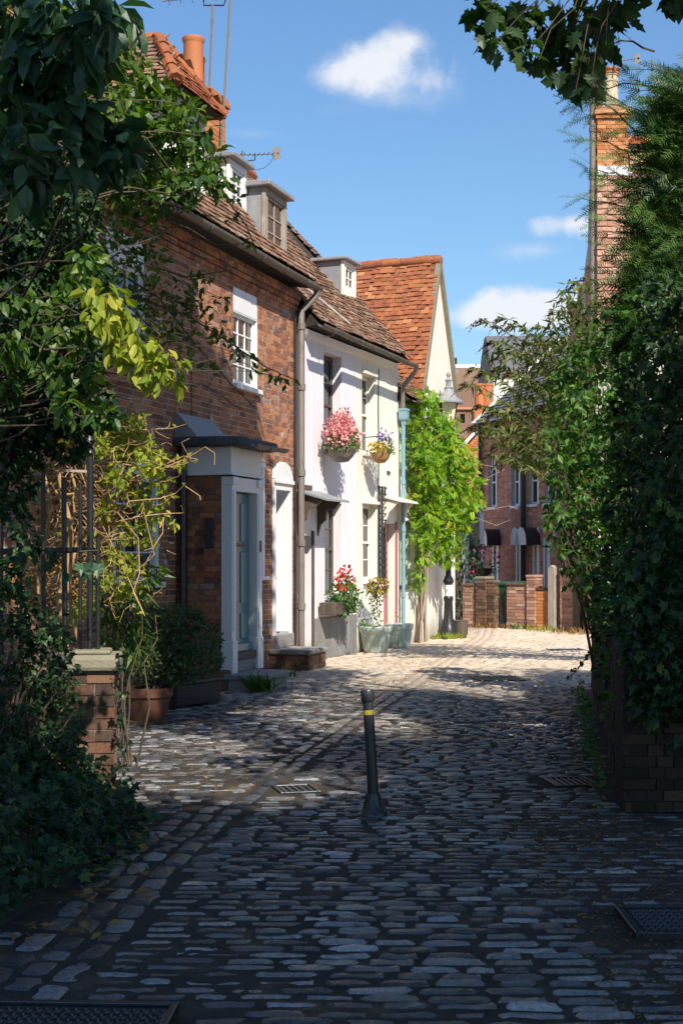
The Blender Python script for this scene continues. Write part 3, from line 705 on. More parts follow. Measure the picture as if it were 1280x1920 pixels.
# porch roof: dark felt slab with rounded edge, lead flashing against the wall, short gutter
pr = MB(); pr.prism([(PX0-.22,-.004),(PX0-.22,-PO+.10),(PX0-.10,-PO-.16),(PX0+.05,-PO-.22),(PX1+.10,-PO-.22),(PX1+.22,-PO-.10),(PX1+.22,-.004)], 3.082, 3.20, 'z')
prf = pr.build('porch_roof', MT['felt'], po, bevel=.035)
fl = MB().prism([(-.006,3.52),(-.03,3.52),(-.30,3.23),(-.30,3.202),(-.006,3.202)], PX0-.16, PX0+.95, 'x'); fl.build('lead_flashing', MT['lead'], prf)
gutter(prf, PX0+.12, PX1+.24, -PO-.27, 3.12, .055, MT['gutter'])
# pipes
MB().tube([(PX0-.09,-.09,-.02),(PX0-.09,-.09,3.30)], .05, 12).build('soil_pipe', MT['blackpaint'], hA, True)
MB().tube([(PX0-.085,-.30,1.76),(PX0+.0,-.30,1.76)], .04, 8).build('waste_pipe', MT['blackpaint'], hA, True)
MB().box(PX0-.03, PX0+.001, -.48, -.36, 1.80, 2.18).build('meter_box', MT['blackpaint'], hA, bevel=.01)
gA = gutter(hA, A0, .30, -.30, 5.98, .075, MT['gutter'], -.03)
dp = MB(); dp.tube([(.20,-.30,5.90),(.20,-.28,5.80),(.10,-.16,5.64),(.02,-.10,5.54),(.02,-.10,.25)], .052, 12)
dpo = dp.build('downpipe', MT['pipe'], hA, True)
for z in (5.3,4.35,3.0,1.9,.9):
    MB().tube([(.02,-.10,z-.05),(.02,-.10,z+.05)], .066, 12).build('pipe_collar', MT['pipe'], dpo, True)
MB().tube([(-.10,-.045,.3),(-.10,-.045,5.5)], .016, 6).build('cable', MT['blackpaint'], hA, True)
def wob(pts, s=.012): return [(p[0]+random.gauss(0,s), p[1], p[2]+random.gauss(0,s)) for p in pts]
MB().tube(wob([(-4.9+i*.16, -.012, 3.98-.06*math.sin(i*.5)-.008*i) for i in range(18)]), .007, 5).build('cable', MT['iron'], hA, True)
MB().tube([(-3.95,-.012,3.45),(-3.95,-.012,5.0)], .006, 5).build('cable', MT['iron'], hA, True)
MB().tube(wob([(-3.0+i*.15, -.012, 3.12-.004*i) for i in range(20)], .006), .007, 5).build('cable', MT['iron'], hA, True)
MB().box(-4.62,-4.55,-.03,-.001,2.05,2.20).build('house_plaque', MT['bluepipe'], hA)
# roof
TA = 1.6; EO, EH = .30, 6.02; RO = -.78; RH = EH+(EO-RO)*TA
sv = Vector((0, EO-RO, RH-EH)); VL = sv.length; sv.normalize()
rf = MB(); rf.add([(A0,-EO+.03,EH-.03),(.24,-EO+.03,EH-.03),(.24,-RO,RH-.01),(A0,-RO,RH-.01),(A0,-RO+1.4,EH+.3),(.24,-RO+1.4,EH+.3),(A0,-EO+.05,EH-.10),(.24,-EO+.05,EH-.10)],
       [(0,1,2,3),(3,2,5,4),(6,7,1,0),(4,5,7,6),(1,7,5,2),(0,3,4,6)])
rfo = rf.build('roof', MT['batten'], hA)
DORM = [(-1.78,-.82,.10),(-2.38,-1.75,-.10),(-4.50,-3.60,.0)]
def keepA(cu, cv):
    s = A0+cu; y = -EO+cv*sv.y
    for a, b, o in DORM:
        if a-.02 < s < b+.02 and y > -o-.0: return False
    return True
tiles(rfo, FA.M, (A0,-EO,EH), (1,0,0), sv, .25-A0, VL, MT['tileA'], 300, lambda px,py: np.where((px>250)&(px<570), 1.0, .3), keep=keepA, seed=5)
rt = MB()
for k in range(24):
    x = A0+k*.464
    rt.tube([(x,-RO,RH+.0),(x+.45,-RO,RH+.0)], [.10,.105], 8)
rt.build('ridge_tiles', MT['tileD'], rfo)
# dormers
def dormer(root, x0, x1, o, z0, z1, side, front, roofm, cols=2, rows=3, top=.08, lean=0.0, bars=MT['white'], oh=.10, depth=1.1):
    t = .05; e = empty('dormer'); e.parent = root
    MB().box(x0, x0+.05, -o, -o+depth, z0-.15, z1).build('cheek', side, e); MB().box(x1-.05, x1, -o, -o+depth, z0-.15, z1).build('cheek', side, e)
    fm = MB(); chunks_holes(fm, x0-.02, x1+.02, z0-.12, z1, [(x0+.09, x1-.09, z0+.02, z1-.10)], -o-.03, -o+.03); fm.build('front_frame', front, e, bevel=.006)
    window(e, x0+.095, x1-.095, z0+.025, z1-.105, -o-.012, bars, cols, rows, False, .04)
    MB().prism([(-o-.03-oh, z1+.004),(-o-.03-oh, z1+top*.8),(-o+depth, z1+top+lean),(-o+depth, z1+.004)], x0-oh, x1+oh, 'x').build('dormer_roof', roofm, e, bevel=.015)
    return e
dormer(rfo, -1.70, -.84, .14, 6.14, 7.06, MT['lead'], MT['greywood'], MT['lead'], 2, 3, .10, 0, MT['greywood'])
dormer(rfo, -2.36, -1.76, -.14, 6.62, 7.32, MT['white'], MT['white'], MT['lead'], 2, 3, .09)
e = dormer(rfo, -4.50, -3.62, .02, 6.50, 7.52, MT['white'], MT['white'], MT['batten'], 2, 3, .04, 0, MT['white'], .05, 2.4)
# its hipped tiled roof
hp = {'fl':Vector((-4.95,-.25,7.52)),'fr':Vector((-3.42,-.25,7.52)),'ap':Vector((-4.18,.35,8.38)),'bk':Vector((-4.18,2.6,8.38)),'bl':Vector((-4.95,2.6,7.52)),'br':Vector((-3.42,2.6,7.52))}
m = MB().add([hp[k] for k in ('fl','fr','ap','bk','bl','br')], [(0,1,2),(0,2,3,4),(1,5,3,2),(0,4,5,1),(4,3,5)]); hro = m.build('hipped_roof', MT['batten'], e)
def tri_keep(U, V, a, b):                     # keeps tiles inside a triangle/trapezium: left bound grows by a, right shrinks by b
    return lambda cu, cv: a*cv/V-.04 < cu < U-b*cv/V+.04
v1 = hp['ap']-Vector((-4.18,-.25,7.52)); tiles(hro, FA.M, hp['fl'], (1,0,0), v1, 1.53, v1.length, MT['tileD'], 0, keep=tri_keep(1.53, v1.length, .77, .76), seed=51)
v2 = Vector((-4.18,0,8.38))-Vector((-4.95,0,7.52)); tiles(hro, FA.M, hp['bl'], (0,-1,0), v2, 2.85, v2.length, MT['tileA'], 100, keep=tri_keep(2.85, v2.length, 0, .60), seed=52)
v3 = Vector((-4.18,0,8.38))-Vector((-3.42,0,7.52)); tiles(hro, FA.M, hp['fr'], (0,1,0), v3, 2.85, v3.length, MT['tileA'], 0, keep=tri_keep(2.85, v3.length, .60, 0), seed=53)
for a, b in (('ap','bk'),('ap','fr'),('ap','fl')):
    p, q = hp[a], hp[b]; nseg = int((q-p).length/.3); 
    for k in range(nseg):
        c0 = p.lerp(q, k/nseg); c1 = p.lerp(q, (k+.97)/nseg)
        MB().tube([c0+Vector((0,0,.02)), c1+Vector((0,0,.02))], [.075,.095], 8).build('ridge_tile', MT['tileD'], hro, True)
# chimney
def chimney(root, M, cx, cy, w, d, z0, z1, mat, name='chimney'):
    c = MB().box(cx-w/2+.01, cx+w/2-.01, cy-d/2+.01, cy+d/2-.01, z0, z1).build(name, MT['mortar'], root)
    for o_, u_, ln_ in (((cx-w/2,cy-d/2,0),(1,0,0),w),((cx+w/2,cy-d/2,0),(0,1,0),d),((cx-w/2,cy+d/2,0),(0,-1,0),d),((cx+w/2,cy+d/2,0),(-1,0,0),w)):
        bricks(c, M, o_, u_, ln_, z0, z1, [], mat, 20, depth=.05, seed=int(abs(cx*100))+7, rest='bricks')
    for k, pr in enumerate((.03,.06,.04)):
        MB().box(cx-w/2-pr, cx+w/2+pr, cy-d/2-pr, cy+d/2+pr, z1+k*.072+.002, z1+(k+1)*.072).build('corbel_course', mat, c, bevel=.01)
    return c
ch = chimney(rfo, FA.M, -.72, 1.30, .62, .60, 6.6, 8.62, MT['brickO'])
for (x, y, r, h, m) in ((-1.02,1.28,.155,.80,'terra'),(-.58,1.42,.13,.66,'terra')):
    MB().lathe([(r*1.05,8.82),(r,8.95),(r*.97,8.82+h-.10),(r*1.0,8.82+h-.08),(r*1.12,8.82+h-.04),(r*1.10,8.82+h),(r*.85,8.82+h),(r*.8,8.82+h-.4)], 20, (x,y,0)).build('chimney_pot', MT[m], ch, True)
# aerials strapped to the chimney and the dormer
def aerial(label, base, top, boom0, boom1, nel, ell, arm=None, grid=False):
    r = empty('aerial', base); tag(r, label, 'aerial'); B = Vector(base)
    MB().tube([Vector((0,0,0)), Vector(top)-B], .019, 6).build('mast', MT['pipe'], r, True)
    if boom0 is not None:
        p = Vector(boom0)-B; q = Vector(boom1)-B; MB().tube([p,q], .010, 5).build('boom', MT['pipe'], r, True); d = (q-p).normalized(); s = d.cross(Vector((0,0,1))).normalized()
        for i in range(nel):
            c = p.lerp(q, (i+.5)/nel); MB().tube([c-s*ell, c+s*ell], .006, 4).build('element', MT['pipe'], r, True)
        if grid:
            for a in (-1,1): MB().bar(q+Vector((0,0,.004)), q+Vector((0,0,a*.09))+d*.05, .12, .010, s).build('reflector', MT['pipe'], r)
    return r
mA = FA.M
def aw(s, o, h): return tuple(mA @ Vector((s, -o, h)))
def at_px(px, py, Y): return tuple(P(px, py, Y))
r = aerial('tall leaning aerial mast strapped beside the chimney', at_px(414,300,21.3), at_px(434,-40,21.4), at_px(305,2,21.4), at_px(480,-14,21.4), 8, .16)
r = aerial('white aerial mast with bracket on top standing on the chimney', at_px(391,205,21.2), at_px(399,8,21.2), None, None, 0, 0)
MB().tube([Vector(at_px(381,-8,21.2))-Vector(at_px(391,205,21.2)), Vector(at_px(382,10,21.2))-Vector(at_px(391,205,21.2)), Vector(at_px(420,10,21.2))-Vector(at_px(391,205,21.2)), Vector(at_px(424,-6,21.2))-Vector(at_px(391,205,21.2))], .013, 6).build('bracket', MT['iron'], r, True)
b3 = at_px(455,340,21.9)
r = aerial('small aerial with grid reflector above the dormers', b3, at_px(455,283,21.9), at_px(436,291,21.9), at_px(516,288,22.1), 9, .09, None, True)
rel = lambda px,py,Y=21.9: Vector(at_px(px,py,Y))-Vector(b3)
MB().tube([rel(437,292),rel(438,301),rel(470,301),rel(478,300),rel(478,290)], .010, 5).build('bracket', MT['iron'], r, True)
MB().tube([rel(514,291),rel(508,304),rel(495,315),rel(480,319),rel(462,316)], .005, 4).build('cable', MT['iron'], r, True)

# ------------------------------------------------------------------ lavender-white cottage
def cottage(name, label): 
    r = empty(name, (FB.o[0], FB.o[1], 0), FB.rz); return tag(r, label, 'house')
hB = cottage('white_cottage', 'lavender white rendered cottage with dark sash windows and grey painted plinth')
holesB = [(.13,.66,.05,2.02),(1.20,1.98,3.38,5.08),(1.25,2.02,1.02,2.58)]
chunks_holes(MB(), .07, 2.68, 0, 5.32, holesB, 0, .35).build('wall', MT['lav'], hB, bevel=.012)
MB().box(.10,2.66,.35,.36,0,5.3).build('inner_wall', MT['soil'], hB)
chunks_holes(MB(), .70, 2.675, 0, .68, [], -.022, -.002).build('plinth', MT['plinth'], hB, bevel=.01)
bt = MB(); bt.prism([(-.002,5.18),(-.06,5.22),(-.10,5.30),(-.002,5.30)], .07, 2.68, 'x'); bt.build('cornice', MT['lav'], hB)
for a, b, z0, z1 in holesB[1:]:
    window(hB, a+.006, b-.006, z0+.01, z1-.006, .16, MT['brownwood'], 2, 4, True, .07, (.0,.15,.05,MT['lav']))
dB = MB().box(.14,.65,.16,.21,.10,2.0)
for k in range(4): dB.box(.15+k*.125,.262+k*.125,.148,.161,.14,1.97)
dBo = dB.build('door', MT['brownwood'], hB, bevel=.004)
MB().box(.36,.46,.135,.147,1.02,1.07).build('letter_slot', MT['white'], dBo); MB().lathe([(.03,0),(.03,.03)],8,(0,0,0)).build('door_knob', MT['white'], dBo, True).matrix_local = Matrix.Translation((.56,.15,1.0))@Matrix.Rotation(math.pi/2,4,'X')
MB().box(.66,.72,-.035,.0,.05,2.10).build('door_post', MT['brownwood'], hB, bevel=.006)
MB().box(.10,.70,-.10,.15,.0,.10).build('door_sill', MT['stepstone'], hB)
cn = MB().prism([(-.002,2.72),(-.52,2.56),(-.52,2.59),(-.002,2.755)], .03, 1.02, 'x'); cno = cn.build('canopy', MT['lead'], hB)
for x in (.10,.90):
    MB().prism([(-.002,2.70),(-.40,2.57),(-.30,2.46),(-.16,2.44),(-.14,2.28),(-.05,2.20),(-.002,2.02)], x, x+.06, 'x').build('bracket', MT['brownwood'], cno)
MB().box(.03,.62,-.035,-.004,2.755,2.83).build('flashing_fillet', MT['brownwood'], cno)
# roof shared by the two cottages: belongs to this one
TB = 1.11; EOB, EHB = .32, 5.40; ROB = -2.45; RHB = EHB+(EOB-ROB)*TB; B_END = 4.72
svB = Vector((0, EOB-ROB, RHB-EHB)); VLB = svB.length; svB.normalize()
m = MB().add([(.27,-EOB+.03,EHB-.03),(B_END,-EOB+.03,EHB-.03),(B_END,-ROB,RHB-.02),(.27,-ROB,RHB-.02),(.27,-ROB+2.4,EHB),(B_END,-ROB+2.4,EHB),(.27,-.0,5.325),(B_END,-.0,5.325)],
     [(0,1,2,3),(3,2,5,4),(6,7,1,0),(4,5,7,6),(1,7,5,2),(0,3,4,6)])
rB = m.build('roof', MT['batten'], hB)
DC = (3.72, 4.32, -.66)
tiles(rB, FB.M, (.27,-EOB,EHB), (1,0,0), svB, B_END+.03-.27, VLB, MT['tileA'], 300, lambda px,py: np.where((px>538)&(px<765), 1., .1), keep=lambda cu,cv: not (DC[0]-.02 < .27+cu < DC[1]+.02 and -EOB+cv*svB.y > -DC[2]), seed=6,
      sag=lambda cu,cv: -.05*math.sin(cu*.9)*math.sin(cv*1.0)+.012*math.sin(cu*5.1))
m = MB()
for k in range(10): m.tube([(.27+k*.452,-ROB,RHB),(.27+k*.452+.44,-ROB,RHB)], [.10,.105], 8)
m.build('ridge_tiles', MT['tileA'], rB)
dormer(rB, DC[0], DC[1], DC[2], 6.62, 7.14, MT['lead'], MT['cream'], MT['lead'], 2, 2, .07, 0, MT['cream'], .09, .9)
MB().tube([(.32,-EOB+.75,EHB+.93),(.9,-EOB+.52,EHB+.70),(1.9,-EOB+.13,EHB+.23)], .012, 5).build('roof_cable', MT['white'], rB, True)
gB = gutter(hB, .10, 4.80, -.40, 5.34, .06, MT['gutter'], -.05)
MB().tube([(.72,-.30,5.52),(.72,-.44,5.40),(.72,-.36,5.25),(.72,-.2,5.23)], .010, 5).build('gutter_stay', MT['pipe'], gB, True)

# ------------------------------------------------------------------ cream cottage
hC = cottage('cream_cottage', 'cream rendered cottage with black trellis, pink door and small windows')
holesC = [(3.00,3.62,3.52,4.93),(3.02,3.74,1.24,2.62),(4.18,4.74,.10,2.30)]
chunks_holes(MB(), 2.685, 4.93, 0, 5.32, holesC, .006, .36).build('wall', MT['cream'], hC, bevel=.012)
MB().box(2.70,4.90,.36,.37,0,5.2).build('inner_wall', MT['soil'], hC)
MB().prism([(.004,5.19),(-.05,5.23),(-.09,5.31),(.004,5.31)], 2.685, 4.72, 'x').build('cornice', MT['cream'], hC)
for a, b, z0, z1 in holesC[:2]:
    window(hC, a+.006, b-.006, z0+.006, z1-.006, .13, MT['cream'], 2, 4, True, .06, (.0,.16,.05,MT['cream']))
    MB().box(a-.04,b+.04,-.05,.004,z1+.01,z1+.06).build('drip_board', MT['cream'], hC)
MB().box(4.19,4.73,.14,.19,.14,2.29).build('door', MT['pinkdoor'], hC); MB().box(4.745,4.80,-.03,.005,.10,2.34).build('door_post', MT['pinkdoor'], hC); MB().box(4.12,4.175,-.03,.005,.10,2.34).build('door_post', MT['pinkdoor'], hC)
cn = MB().prism([(.004,2.78),(-.38,2.68),(-.38,2.71),(.004,2.82)], 4.02, 4.98, 'x'); cno = cn.build('canopy', MT['cream'], hC)
for x in (4.06,4.90): MB().prism([(.004,2.77),(-.30,2.69),(-.22,2.60),(-.12,2.50),(.004,2.20)], x, x+.05, 'x').build('bracket', MT['cream'], cno)
MB().box(4.28,4.44,-.012,.005,3.28,3.62).build('wall_plaque', MT['white'], hC)
MB().box(4.28,4.44,-.016,.004,3.22,3.27).build('wall_plaque_shelf', MT['brownwood'], hC)
MB().tube([(3.80,-.01,2.9),(3.82,-.012,3.6),(3.79,-.01,4.4),(3.81,-.012,5.12)], .009, 5).build('cable', MT['iron'], hC, True)
trl = empty('trellis'); trl.parent = hC
for x in (3.77,3.93,4.08): MB().box(x-.014,x+.014,-.05,-.025,1.22,2.98).build('trellis_upright', MT['blackpaint'], trl)
for k in range(15): MB().box(3.755,4.095,-.072,-.051,1.28+k*.118,1.304+k*.118).build('trellis_slat', MT['blackpaint'], trl)
# blue painted downpipe between the cottages
MB().tube([(4.80,-.40,5.28),(4.86,-.38,5.20),(4.90,-.20,5.02),(4.90,-.10,4.90),(4.90,-.10,4.48)], .045, 10).build('swan_neck', MT['pipe'], hC, True)
dpb = MB().tube([(4.90,-.11,.12),(4.90,-.11,4.28)], .037, 12).build('downpipe', MT['bluepipe'], hC, True); dpb['label'] = 'blue painted downpipe'
MB().lathe([(.05,4.18),(.06,4.24),(.10,4.28),(.11,4.32),(.11,4.44),(.125,4.45),(.125,4.49),(.09,4.49),(.08,4.38)], 4, (4.90,-.12,0)).build('hopper', MT['bluepipe'], dpb)
for z in (3.1,2.2,.95): MB().tube([(4.90,-.11,z-.04),(4.90,-.11,z+.04)], .048, 12).build('pipe_collar', MT['bluepipe'], dpb, True)

# ------------------------------------------------------------------ low cottage with green windows
hE = cottage('low_cottage', 'low cream cottage with sage green arched window and mossy eaves')
holesE = [(5.06,5.84,1.12,2.36),(5.02,5.84,3.40,4.30)]
chunks_holes(MB(), 4.935, 6.06, 0, 4.66, holesE, .01, .36).build('wall', MT['ivory'], hE, bevel=.012)
MB().box(4.95,6.05,.361,.37,0,4.6).build('inner_wall', MT['soil'], hE)
w = window(hE, 5.065, 5.835, 1.13, 2.18, .10, MT['greenwood'], 3, 2, False, .08, (.03,.14,.07,MT['brownwood']), .05, panemat=MT['greenwood'])
MB().prism([(5.065,2.182)]+[(5.45-.385*math.cos(t),2.182+.17*math.sin(t)) for t in np.linspace(0,math.pi,12)]+[(5.835,2.182)], .09, .15).build('arched_head', MT['greenwood'], w)
MB().tube([(5.45-.44*math.cos(t),.0,2.17+.23*math.sin(t)) for t in np.linspace(0,math.pi,12)], .03, 6).build('hood_mould', MT['ivory'], w, True)
window(hE, 5.025, 5.835, 3.42, 4.29, .07, MT['greenwood'], 3, 3, False, .07, (.05,.16,.07,MT['greenwood']), .03, panemat=MT['greenwood'])
svE = Vector((0,1,.95)).normalized()
m = MB().prism([(-.24,4.66),(.02,4.64),(1.6,4.66),(1.6,6.35)], 4.90, 6.12, 'x'); rE = m.build('roof', MT['batten'], hE)
tiles(rE, FB.M, (4.90,-.27,4.68), (1,0,0), (0,1.84,1.69), 1.24, 2.5, MT['tileA'], 60, seed=8)
gutter(hE, 4.95, 6.15, -.32, 4.66, .05, MT['gutter'])

# ------------------------------------------------------------------ gabled house with steep red roof
hD = cottage('gabled_house', 'steep red tiled house with pale gable, wisteria on its wall')
GA, GZ, GL, GR, ZL, ZR = 7.34, 7.74, 6.14, 8.56, 4.72, 5.10
gp = [(6.08,0),(8.56,0),(GR,ZR),(GA,GZ),(GL,ZL),(6.08,4.6)]
MB().prism(gp, -.02, 5.2).build('wall', MT['ivory'], hD)
for a, b in (((GA,GZ),(GL,ZL)),((GA,GZ),(GR,ZR))):
    MB().bar((a[0],-.05,a[1]+.03),(b[0],-.05,b[1]),.10,.11).build('verge_fillet', MT['stone'], hD)
v = Vector((GA-GL,0,GZ-ZL)); VD = v.length
rD = MB().prism([(GL-.12,ZL-.22),(GA,GZ+.03),(GA,GZ-.05),(GL,ZL-.22)], -.09, 5.2).build('roof', MT['batten'], hD)
sagD = lambda cu, cv: -.045*math.sin(cu*1.1)*math.sin(cv*.9)+.012*math.sin(cu*7)
vv = (Vector((GA,0,GZ+.03))-Vector((GL-.12,0,ZL-.27))); tiles(rD, FB.M, (GL-.125,5.0,ZL-.26), (0,-1,0), vv, 5.08, vv.length, MT['tileD'], 300, lambda px,py: np.where((px>650)&(px<830), 1., .1), w=.172, gauge=.105, seed=10, sag=sagD, jit=1.5)
v2 = Vector((GA,0,GZ+.03))-Vector((GR+.05,0,ZR-.1)); MB().prism([(GA+.002,GZ+.035),(GR+.08,ZR-.10),(GR+.02,ZR-.12),(GA+.002,GZ-.02)], -.088, 5.2).build('far_slope', MT['tileD'], hD)
for k in range(12):
    MB().tube([(GA,-.10+k*.43,GZ+.03+.035*math.sin(k*.7)),(GA,-.10+k*.43+.42,GZ+.03+.035*math.sin(k*.7+.7))], [.10,.095], 9).build('ridge_tile', MT['tileD'], rD, True)
# ------------------------------------------------------------------ lamp post
lp = empty('lamp_post', (2.19, 28.45, 0)); tag(lp, 'old cast iron lamp post with cream glass lantern beside the gabled house', 'street lamp')
MB().lathe([(.17,0),(.17,.22),(.14,.26),(.135,.34),(.10,.42),(.085,.75),(.10,.80),(.10,.84),(.075,.88)], 16).build('base', MT['iron'], lp, True)
MB().lathe([(.078,.875),(.078,1.10)], 14).build('white_band', MT['white'], lp, True)
MB().lathe([(.075,1.10),(.11,1.16),(.11,1.20),(.06,1.30),(.045,1.6),(.04,3.9),(.06,3.95),(.06,4.0),(.035,4.05),(.03,4.32)], 14).build('column', MT['iron'], lp, True)
MB().tube([(-.34,0,4.12),(.34,0,4.12)], .016, 8).build('ladder_bar', MT['iron'], lp, True)
MB().lathe([(.13,4.32),(.23,4.82)], 4).build('lantern_glass', MT['lampglass'], lp)
fm = MB()
for k in range(4):
    g = math.pi/4+k*math.pi/2; fm.tube([(.135*math.cos(g),.135*math.sin(g),4.31),(.238*math.cos(g),.238*math.sin(g),4.83)], .014, 6)
fm.lathe([(.145,4.29),(.145,4.32)], 4); fm.build('lantern_frame', MT['iron'], lp)
MB().lathe([(.31,4.82),(.315,4.85),(.25,4.90),(.18,4.95),(.14,5.04),(.10,5.07),(.085,5.12),(.10,5.14),(.06,5.17),(.05,5.26),(.075,5.30),(.04,5.33),(.025,5.36),(.045,5.40),(.045,5.43),(.01,5.47)], 16).build('lantern_roof', MT['lead'], lp, True)
bn = MB().lathe([(.13,0),(.165,.10),(.16,.30),(.17,.36),(.14,.37),(.13,.30)], 14, (0,0,0)).build('planter', MT['brownwood'], smooth=True); bn.location = (2.45,28.7,0)
tag(bn, 'small dark tub standing beside the lamp post foot', 'tub')

# ------------------------------------------------------------------ brick terrace at the end of the lane
hT = empty('brick_terrace', (FT.o[0], FT.o[1], 0), FT.rz); tag(hT, 'mauve brick terrace with tall narrow windows and black barrel porch hoods', 'house')
TL = 9.0; EAV = 5.35
tw = []
for a, b, t, s in ((915,930,858,951),(958,973,858,949),(990,1008,856,946),(1020,1040,856,944)): tw.append((FT.s(a), FT.s(b), FT.h((a+b)/2, s), FT.h((a+b)/2, t)))
gd = []
for a, b in ((924,934),(968,977),(1000,1010),(1020,1030)): gd.append((FT.s(a), FT.s(b), 0.15, 2.15))
holesT = tw+gd
chunks_holes(MB(), -.05, TL, 0, EAV, holesT, .01, .35).build('wall', MT['mortar'], hT)
MB().box(-.05,TL,.351,5.5,0,EAV).build('house_body', MT['brickT'], hT)
bricks(hT, FT.M, (-.05,0,0), (1,0,0), TL, 0, EAV, [(h[0]+.05,h[1]+.05,h[2],h[3]) for h in holesT], MT['brickT'], 60, seed=21, flemish=False)
for a, b, z0, z1 in tw:
    w = window(hT, a+.01, b-.01, z0+.01, z1-.01, .09, MT['white'], 1, 2, True, .05, (.04,.14,.07,MT['white']))
    MB().box(b-.012, b+.06, -.02, .05, z0, z1).build('jamb', MT['white'], w)
    MB().box(b-.02, b+.08, -.025, .03, z0-.95, z0-.60).build('lintel_stone', MT['white'], hT)
for i, (a, b, z0, z1) in enumerate(gd):
    MB().box(a+.01, b-.01, .12, .16, z0, z1).build('door' if i in (0,2) else 'window', MT['brownwood'] if i in (0,2) else MT['glass'], hT)
    MB().box(b-.10, b+.04, -.02, .10, z0, z1).build('jamb', MT['white'], hT); MB().box(a-.03, a+.04, -.015, .10, z0, z1).build('jamb', MT['white'], hT)
for px, wd in ((931,.50),(992,.46),(1003,.56)):
    x = FT.s(px); hood = MB(); N = 10; r = wd/2
    sec = [(x+r*math.cos(t)*1.0, 1.98+.46*math.sin(t)**.8) for t in np.linspace(math.pi,0,N)]
    sec2 = [(x+(r-.03)*math.cos(t), 1.98+.43*math.sin(t)**.8) for t in np.linspace(0,math.pi,N)]
    hood.prism(sec+sec2, -.42, -.004); ho = hood.build('porch_hood', MT['blackpaint'], hT, True)
    MB().prism([(x+r*math.cos(t)*1.01, 1.98+.465*math.sin(t)**.8) for t in np.linspace(math.pi,0,N)], -.445, -.421).build('hood_front', MT['white'], ho)
for px in (904, 984, 989):
    s = FT.s(px); MB().tube([(s,-.08,.0),(s,-.08,EAV)], .055 if px != 989 else .02, 8).build('downpipe', MT['blackpaint'], hT, True)
MB().box(FT.s(936)-.05, FT.s(936)+.09, -.16, -.004, 4.05, 4.35).build('bird_box', MT['buff'], hT)
RT = Vector((0,2.6,2.5)); m = MB().prism([(-.25,EAV-.02),(-.2,EAV+.02),(2.6,EAV+2.5),(5.6,EAV),(5.5,EAV-.05)], -.15, TL, 'x'); rT = m.build('roof', MT['batten'], hT)
tiles(rT, FT.M, (-.15,-.22,EAV+.02), (1,0,0), (0,2.82,2.5), TL+.1, 3.7, MT['slate'], 60, w=.25, gauge=.16, seed=22)
MB().bar((-.16,-.2,EAV+.06),(-.16,2.6,EAV+2.58),.16,.08).build('verge_coping', MT['cream'], rT)
for k, x in enumerate((4.4,)):
    c = chimney(rT, FT.M, FT.s(1094,-2.4) , 2.4, .7, .5, 6.5, 8.5, MT['brickT'])
    for dx in (-.16,.16): MB().lathe([(.12,8.70),(.10,8.80),(.10,9.0),(.115,9.02),(.10,9.05),(.10,9.2),(.13,9.22),(.12,9.28)], 12, (FT.s(1094,-2.4)+dx,2.4,0)).build('chimney_pot', MT['terra'], c, True)
# white bay at the far end
by = empty('bay_window', tuple(P(886,1100,36.2)*Vector((1,1,0)))); tag(by, 'tall white painted bay front beside the terrace end', 'bay window')
MB().box(-.22,.30,0,1.2,.95,3.05).build('bay_body', MT['white'], by, bevel=.01); MB().box(-.22,-.12,-.06,0,1.0,3.0).build('pilaster', MT['white'], by); MB().box(.18,.28,-.06,0,1.0,3.0).build('pilaster', MT['white'], by)
MB().box(-.34,.34,-.16,.4,.86,.96).build('bay_sill', MT['white'], by, bevel=.01); MB().box(-.10,.16,-.02,0,1.1,2.9).build('bay_pane', MT['glass'], by)
MB().box(-.24,.32,.02,1.2,-.02,.86).build('bay_base', MT['brickW'], by)

# ------------------------------------------------------------------ front garden walls
def gwall(label, px0, px1, ytop, dep, n_ind=40, mat='brickW', cap=None, o=0.0, base=0.0):
    s0, s1 = FW.s(px0, o), FW.s(px1, o); h = FW.h((px0+px1)/2, ytop, o)
    r = empty('garden_wall', tuple(FW.M @ Vector((s0,-o,0))), FW.rz); tag(r, label, 'wall', 'front garden walls along the terrace'); L = s1-s0
    MW = FW.M @ Matrix.Translation((s0,-o,0))
    MB().box(.012, L-.012, .012, dep-.012, -.02, h-.03).build('core', MT['mortar'], r)
    bricks(r, MW, (0,0,0), (1,0,0), L, 0, h-.02, [], MT[mat], n_ind, seed=int(px0), flemish=False, jit=.004)
    bricks(r, MW, (0,dep,0), (0,-1,0), dep, 0, h-.02, [], MT[mat], 20, seed=int(px0)+1, flemish=False)
    bricks(r, MW, (L,0,0), (0,1,0), dep, 0, h-.02, [], MT[mat], 0, seed=int(px0)+2, flemish=False)
    cm = MB().box(-.02, L+.02, -.02, dep+.02, h-.018, h+.05); cm.build('coping', MT[cap or 'brickP'], r, bevel=.02); return r
gwall('weathered low brick wall nearest the white bay', 867, 890, 1098, .22, 40)
gwall('square brick gate pier left of the dark gateway', 891, 909, 1085, .36, 40, 'brickP', 'stone', .06)
gwall('low brick wall between the pier and the dark gateway', 910, 926, 1092, .22, 40, 'brickP')
gwall('broad pale dusty brick wall below the green bin', 949, 985, 1097, .24, 90)
gwall('narrow brick pier right of the green bin', 986, 1002, 1082, .34, 50, 'brickW', 'brickW', .05)
gwall('short bright red brick wall with dark coping', 1003, 1029, 1106, .22, 70, 'brickO', 'brickP')
gwall('tall pale brick pier with sloped stone cap', 1049, 1077, 1070, .42, 90, 'brickW', 'stone', .10)
gwall('brick wall half hidden by the ivy hedge', 1092, 1140, 1085, .24, 60)
